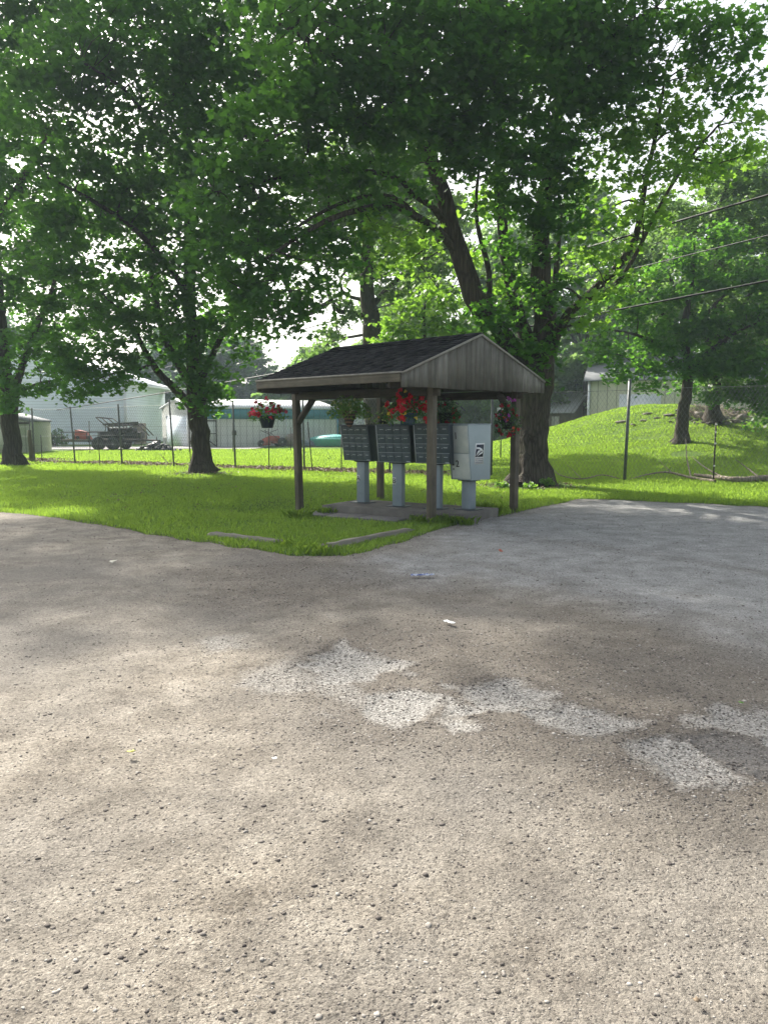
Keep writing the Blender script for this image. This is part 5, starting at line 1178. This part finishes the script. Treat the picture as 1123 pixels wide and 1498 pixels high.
# dark low heap
def heap(name, label, p, rx, ry, h, m, seed, cat, n=26, m_sz=.22):
    g = np.random.default_rng(seed); x = g.normal(0, rx * .45, n); y = g.normal(0, ry * .45, n); hh = h * np.exp(-((x / rx) ** 2 + (y / ry) ** 2) * 1.6); z = hh * g.random(n)
    V, F = stones(x, y, z, m_sz * g.uniform(.6, 1.4, n), g, .6); o = mesh_np(name, V, F, mats=m); o.location = p; return props(o, label, cat)
heap('brush_heap', 'low dark heap of debris on the grass between house and barn', (P(231, 658, 42).x, 42, 0), 1.1, .6, .5, M['black'], 4, 'heap', 60, .16)
# red tiller, barrel, pool
tp = barn(5.0, -1.1); TL = thing('garden_tiller', 'old red garden tiller leaning by the white barn wall', 'machine', tp, a_b)
b = MB(); b.box(-.35, .35, -.2, .2, .35, .7); b.box(-.15, .55, -.15, .15, .2, .4); b.build('engine', M['redp'], TL, bevel=.04)
wheel(TL, .45, -.28, .3, .3, .12); wheel(TL, .45, .28, .3, .3, .12); wheel(TL, -.95, -.1, .22, .22, .2)
b = MB()
for yy in (-.25, .25): b.tube([(.2, yy, .5), (-.3, yy, .85), (-.8, yy, 1.05)], .02, 6)
b.tube([(-.5, 0, .2), (-.2, 0, .95), (.3, 0, 1.1)], .02, 6); b.build('handle', M['darkmetal'], TL)
MB().hexa([(-.9, -.25, .1), (-.35, -.25, .1), (-.35, .25, .1), (-.9, .25, .1), (-.7, -.25, .5), (-.35, -.25, .65), (-.35, .25, .65), (-.7, .25, .5)]).build('tine_cover', M['redp'], TL)
M['boxbrown'] = pm('brown_wicker', (.14, .11, .09), (.24, .20, .17), 10, .9, .8, 30, .02)
bp = barn(6.35, -1.1); o = MB().lathe([(.42, 0), (.5, .15), (.5, .55), (.40, .72), (.28, .80), (.02, .84)], 16).build('round_bin', M['boxbrown'], smooth=True); o.location = bp; props(o, 'squat brownish round bin between the tiller and the teal pool', 'bin')
M['tealp'] = pm('faded_teal_plastic', (.06, .33, .30), (.09, .42, .38), 3, .5, .2)
pp_ = barn(8.9, -2.2); PO = thing('wading_pool', 'round teal plastic pool standing on the grass by the white barn', 'pool', pp_, 0)
MB().lathe([(1.45, 0), (1.55, .1), (1.62, .4), (1.66, .52), (1.55, .54), (1.48, .42), (1.42, .12), (.02, .10)], 40).build('basin', M['tealp'], PO, smooth=True)
MB().lathe([(1.3, .50), (1.52, .555), (1.52, .57), (.9, .72), (.02, .78)], 40).build('cover', M['tealp'], PO, smooth=True)
gp2 = barn(7.3, -1.9); GTb = thing('covered_boat', 'small dark covered rowing boat lying beside the teal pool', 'boat', gp2, a_b)
V = []; F = []; nn = 12
for i in range(nn + 1):
    x = -1.0 + 2.0 * i / nn; wv_ = .38 * (1 - abs(x) ** 2.4); 
    for k in range(9): a2 = math.pi * k / 8; V.append((x, wv_ * math.cos(a2) + .0, .02 + (.36 + .1 * x * x) * math.sin(a2)))
for i in range(nn):
    for k in range(8): F.append([i * 9 + k, i * 9 + k + 1, (i + 1) * 9 + k + 1, (i + 1) * 9 + k])
mesh_np('hull', V, F, mats=pm('slate_tarp', (.07, .10, .13), (.11, .15, .18), 3, .6), parent=GTb, smooth=True)
b = MB()
for i in range(nn):
    x = -1.0 + 2.0 * i / nn; x2 = x + 2.0 / nn; 
    for sg in (1, -1): b.bar((x, sg * (.38 * (1 - abs(x) ** 2.4) + .01), .04), (x2, sg * (.38 * (1 - abs(x2) ** 2.4) + .01), .04), .02, .03)
b.build('rim', M['darkmetal'], GTb)

# white notice behind, right post
p = P(733, 607, 30); NB = thing('white_notice_sign', 'small white blank sign on a thin post seen behind the right shelter post', 'sign', (p.x, p.y, H(p.x, p.y)))
MB().box(-.17, .17, -.012, .012, p.z - .28 - NB.location.z, p.z + .28 - NB.location.z).build('panel', M['white'], NB, bevel=.004)
MB().bar((0, .03, -.05), (0, .03, p.z - NB.location.z + .2), .04, .04).build('post', M['galv'], NB)

# ---------------------------------------------------------------- fallen branches by the fence (right)
def fallen(name, label, segs, group=None):
    g = np.random.default_rng(hash(label) % 1000 if False else len(label)); b = MB(); base = segs[0][0][0]; o_ = GT(*base[:2]); V0 = Vector((o_.x, o_.y, 0))
    for pts, rr in segs:
        q = []
        for pt in pts:
            k = GT(pt[0], pt[1]); k.z = H(k.x, k.y) + (pt[2] if len(pt) > 2 else .03); q.append(k - V0)
        pp, r2_ = crom(q, rr, .18, .012, g); rough_tube(b, pp, r2_, 7, g, .05)
    o = b.build(name, M['fallen'], smooth=True); o.location = V0; return props(o, label, 'branch', group)
M['fallen'] = bark('bleached_branch', (.13, .105, .08), (.34, .29, .24), 14)
FG = 'fallen branches lying along the fence'
fallen('fallen_branch', 'thick bleached fallen branch lying along the fence at the right edge', [([(1180, 706, .08), (1123, 705, .09), (1080, 707, .10), (1045, 704, .10), (1015, 701, .12)], [.09, .085, .075, .06, .04]), ([(1060, 706, .1), (1030, 697, .25), (1010, 690, .45)], [.03, .02, .01]), ([(1110, 705, .1), (1090, 700, .3), (1075, 700, .5)], [.03, .02, .01])], FG)
fallen('fallen_branch', 'dark forked branch with an upright twig, left of the banded stake', [([(1045, 707, .05), (1010, 702, .06), (975, 697, .12), (945, 697, .05), (920, 703, .03)], [.045, .04, .03, .02, .01]), ([(1010, 702, .06), (1003, 698, .5), (1000, 696, 1.05)], [.025, .018, .008]), ([(985, 698, .08), (970, 697, .3), (962, 697, .5)], [.018, .012, .006])], FG)
fallen('fallen_branch', 'thin curved fallen twig lying beside the big maple roots', [([(905, 703, .05), (880, 701, .12), (850, 704, .06), (820, 702, .12), (806, 700, .3)], [.014, .018, .02, .015, .006]), ([(850, 704, .06), (838, 700, .22), (828, 699, .38)], [.012, .008, .004])], FG)
fallen('fallen_branch', 'small dry twig standing in the leaf litter by the left fence', [([(246, 679, .03), (240, 678, .2), (233, 678, .38)], [.02, .014, .006]), ([(240, 678, .2), (242, 678, .45)], [.01, .005])], FG)
# rubble on the mound: larger pieces are things, chips are stuff
g = np.random.default_rng(12); M['rubble'] = pm('broken_grey_rubble', (.10, .09, .08), (.26, .23, .20), 3, .95, .6, 20, .02)
spots = [(1010, 604), (1020, 610), (1034, 607), (1060, 612), (1070, 608), (1082, 613), (1052, 604), (1028, 598), (1092, 610), (1003, 612), (1075, 618), (1062, 620), (962, 612), (940, 616), (925, 622), (908, 618), (978, 608), (948, 606)]
where = ['left of the ivy trunk', 'just left of the ivy trunk', 'at the ivy trunk foot', 'right of the ivy trunk', 'among the bare soil on the right', 'low in the bare soil', 'behind the ivy trunk', 'above the slim trunk', 'at the right end of the bare soil', 'beside the slim maple trunk', 'low on the right slope', 'below the ivy trunk', 'in the slab row added as tree shade and soil, upper middle', 'in the slab row added as tree shade and soil, middle', 'in the slab row added as tree shade and soil, lower left', 'in the slab row added as tree shade and soil, far left', 'in the slab row added as tree shade and soil, near the slim trunk', 'in the slab row added as tree shade and soil, topmost']
for i, ((px, py), wh) in enumerate(zip(spots, where)):  # the flat slabs are added where tree shade and soil darken the slope
    p = GT(px, py); n = 1; s = g.uniform(.12, .24); flat = .3 if i >= 12 else .7; V, F = stones(np.zeros(1), np.zeros(1), np.array([s * flat * .3]), np.array([s * (1.15 if i >= 12 else 1)]), g, flat)
    o = mesh_np('rubble_rock', V, F, mats=M['rubble']); o.location = p; props(o, 'grey broken rock on the mound, ' + wh, 'rock', 'rocks and slabs on the mound')
q = np.array([[*GT(g.uniform(985, 1100), g.uniform(597, 622))] for _ in range(260)]); V, F = stones(q[:, 0] + g.normal(0, .2, 260), q[:, 1] + g.normal(0, .3, 260), q[:, 2] + .02, g.uniform(.03, .09, 260), g, .5)
props(mesh_np('rubble_chips', V, F, mats=M['stone']), 'small rubble chips spread over the bare soil of the mound', 'rubble', kind='stuff')
# leaf litter along the fence
n = 9000; s = g.uniform(-6, 17.5, n); off = g.normal(.5, .42, n); x = FA.x + fd.x * s + fn.x * off; y = FA.y + fd.y * s + fn.y * off
m = fbm(x * .8, y * .8, 3, 3) > .42; x, y = x[m], y[m]
V, F = leaves_np(np.stack([x, y, height(x, y) + .03 + .03 * g.random(len(x))], -1), np.full(len(x), .09), g, OVAL, .5)
M['litter'] = leaf_mat('dry_leaf', [(.06, .04, .028), (.14, .10, .07), (.26, .20, .15)], (.2, .14, .08), .1, .02)
props(mesh_np('leaf_litter', V, F, mats=M['litter']), 'brown dry leaf litter gathered along the foot of the fence', 'leaf litter', kind='stuff')
for (tx, ty, n_, rr_) in ((3.66, 19.2, 380, 1.5), (-5.65, 24.0, 260, 1.2), (-14.0, 29.0, 200, 1.2)):
    pass
lx, ly = [], []
for (tx, ty, n_, rr_) in ((3.66, 19.0, 420, 1.5), (-5.65, 23.8, 300, 1.2), (-14.0, 28.8, 240, 1.2), (-2, 18, 260, 6), (15.2, 34, 500, 1.8)):
    a_ = g.uniform(0, 6.28, n_); q_ = rr_ * g.random(n_) ** .5; lx.append(tx + q_ * np.cos(a_)); ly.append(ty + q_ * np.sin(a_) * .8)
lx = np.concatenate(lx); ly = np.concatenate(ly); kk = is_lawn(lx, ly, .2) & ~in_slab(lx, ly); lx, ly = lx[kk], ly[kk]
V, F = leaves_np(np.stack([lx, ly, height(lx, ly) + .02 + .03 * g.random(len(lx))], -1), np.full(len(lx), .06), g, OVAL, .5)
props(mesh_np('dead_leaves', V, F, mats=M['litter']), 'dead brown leaves dropped round the trunks and over the lawn', 'dead leaves', kind='stuff')
b_ = MB()
for k in range(150):
    c_ = GT(*( (g.uniform(1005, 1100), g.uniform(598, 614)) )); a_ = g.uniform(0, 6.28); L = g.uniform(.3, .9); z_ = g.uniform(.05, .35)
    b_.tube([(c_.x - math.cos(a_) * L / 2, c_.y - math.sin(a_) * L / 2, c_.z + z_ * .3), (c_.x, c_.y, c_.z + z_), (c_.x + math.cos(a_) * L / 2, c_.y + math.sin(a_) * L / 2, c_.z + z_ * .5)], [.018, .014, .006], 5)
b_.build('brush_pile', M['fallen'], label='low pile of brown cut brush spread over the bare top of the mound', cat='brush', kind='stuff')
# weeds round the maple roots and pad edge
for i, (px, py, Yd, r, h, lb) in enumerate([(735, 712, 18.4, .22, .16, 'low leafy weeds at the left side of the big maple roots'), (800, 706, 19.0, .2, .2, 'small leafy weeds on the right side of the big maple roots'), (775, 712, 18.2, .18, .14, 'leafy weeds in front of the big maple roots')]):
    shrub(lb, px, py, Yd, r, 'bright', 60 + i, h, .06, 160, 'weeds at the foot of the big maple', 'weed_clump', 'weeds')
def tuft(label, loc, r, h, n, seed):
    g = np.random.default_rng(seed); V = []; 
    a = g.uniform(0, 6.28, n); q = r * g.random(n) ** .6; x = q * np.cos(a); y = q * np.sin(a); b_ = g.uniform(0, 6.28, n); hh = h * g.uniform(.5, 1.2, n); ln = hh * g.uniform(.2, .9, n); w_ = .005
    V = np.empty((n, 5, 3)); cx, cy = np.cos(b_ + 1.57) * w_, np.sin(b_ + 1.57) * w_; lx, ly = np.cos(b_) * ln, np.sin(b_) * ln
    V[:, 0] = np.stack([x - cx, y - cy, 0 * x], -1); V[:, 1] = np.stack([x + cx, y + cy, 0 * x], -1); V[:, 2] = np.stack([x + cx + lx * .3, y + cy + ly * .3, hh * .65], -1); V[:, 4] = np.stack([x - cx + lx * .3, y - cy + ly * .3, hh * .65], -1); V[:, 3] = np.stack([x + lx, y + ly, hh], -1)
    o = mesh_np('grass_tuft', V.reshape(-1, 3), np.arange(n * 5).reshape(n, 5), mats=M['grass']); o.location = loc; return props(o, label, 'grass tuft', 'long grass tufts round the shelter')
def W3(px, py, z=0): p = G(px, py, z); return (p.x, p.y, z - .01)
tuft('long grass tuft overhanging the right front corner of the concrete pad', W3(712, 752), .20, .20, 150, 1)
tuft('long grass at the foot of the front shelter post', W3(640, 766), .24, .13, 130, 2)
tuft('long grass at the foot of the left shelter post', W3(437, 757), .24, .15, 130, 3)
tuft('grass tuft at the foot of the right shelter post', W3(742, 749), .2, .11, 90, 4)
tuft('long grass tuft at the lawn corner end of the timber', W3(468, 808), .26, .12, 140, 5)
tuft('grass tuft at the near end of the left timber', W3(420, 800), .2, .11, 90, 6)
for i, (u_, h_, lb) in enumerate([(.15, .13, 'first grass tuft along the front of the concrete pad, by the left end'), (2.0, .12, 'grass tuft against the front of the concrete pad, left of the front post'), (2.45, .15, 'grass tuft against the front of the concrete pad, right of the front post'), (2.80, .14, 'grass tuft at the right end of the concrete pad front edge')]):
    c_, s_ = math.cos(SLAB_A), math.sin(SLAB_A); tuft(lb, (SLAB_O.x + u_ * c_ + .07 * s_, SLAB_O.y + u_ * s_ - .07 * c_, -.01), .2, h_, 130, 20 + i)
# ---------------------------------------------------------------- litter on the road
def crumple(name, label, cat, px, py, L, Wd_, h, m, ang, seed, parts=None):
    g = np.random.default_rng(seed); p = G(px, py); nx, ny = 14, 6; V = []; F = []
    for j in range(ny):
        for i in range(nx):
            x = (i / (nx - 1) - .5) * L; y = (j / (ny - 1) - .5) * Wd_ * (1 + .25 * math.sin(i * .9)); z = h * (.25 + .75 * abs(math.sin(i * 1.1 + j * .8))) * g.uniform(.6, 1) ; V.append((x, y, z))
    for j in range(ny - 1):
        for i in range(nx - 1): a = j * nx + i; F.append([a, a + 1, a + nx + 1, a + nx])
    o = mesh_np(name, V, F, mats=m, smooth=False); md = o.modifiers.new('thickness', 'SOLIDIFY'); md.thickness = .002
    o.location = (p.x, p.y, .035); o.rotation_euler = (0, 0, ang); return props(o, label, cat)
t = NT('blue_white_wrapper'); v = t.coord('Object'); sx = t.n('SeparateXYZ', {'Vector': v}); c = t.mix(t.math('GREATER_THAN', t.noise(v, 28, 3), .53), (.03, .07, .30), (.55, .60, .70)); M['wrap'] = t.out(t.pbr(c, .35, 0, None, .5))
crumple('crumpled_wrapper', 'crumpled blue and white wrapper lying on the gravel', 'litter', 618, 847, .24, .06, .02, M['wrap'], R(5), 1)
crumple('paper_scrap', 'small white paper scrap lying on the brown gravel, centre', 'litter', 657, 917, .11, .04, .012, M['white'], R(-52), 2)
crumple('paper_scrap', 'tiny white paper bit on the gravel at lower left', 'litter', 402, 1120, .022, .016, .006, M['white'], R(20), 3)
def fallen_leaf(label, px, py, sz, col, seed):
    g = np.random.default_rng(seed); p = G(px, py); V, F = leaves_np(np.zeros((1, 3)), np.array([sz]), g, MAPLE, .15); m = pm('fallen_leaf_colour', col, tuple(min(1, q * 1.25) for q in col), 20, .7, .1)
    o = mesh_np('fallen_leaf', V, F, mats=m); o.location = (p.x, p.y, .038); md = o.modifiers.new('thickness', 'SOLIDIFY'); md.thickness = .001; props(o, label, 'leaf', 'single leaves fallen on the road')
fallen_leaf('small yellow fallen leaf on the gravel at lower left', 192, 1110, .035, (.45, .42, .10), 1)
fallen_leaf('green fallen leaf beside the light gravel patch at right', 1083, 1037, .05, (.10, .22, .04), 2)
fallen_leaf('small rust red leaf on the grey drive, right of the shelter', 732, 810, .07, (.35, .09, .05), 3)
fallen_leaf('brown curled leaf near the bottom right corner', 1018, 1481, .035, (.16, .12, .08), 4)
fallen_leaf('pale leaf lying on the road at left', 166, 826, .12, (.42, .40, .34), 5)

# ---------------------------------------------------------------- haze: one closed box of even air
hz = MB().box(-330, 330, -60, 330, -2.5, 34).build('haze', None); hz.data.materials.clear()
t = NT('morning_haze'); o = t.n('OutputMaterial'); pv = t.n('VolumePrincipled'); pv.inputs['Color'].default_value = (.72, .88, 1.0, 1); pv.inputs['Density'].default_value = .0009; pv.inputs['Anisotropy'].default_value = .2
t.t.links.new(pv.outputs[0], o.inputs['Volume']); hz.data.materials.append(t.m)
props(hz, 'thin bluish morning haze filling the air', 'haze', kind='stuff')
for o in bpy.data.objects:
    if o.type == 'MESH' and not o.data.materials: print('NO MATERIAL', o.name)
print('leaves', cnt)
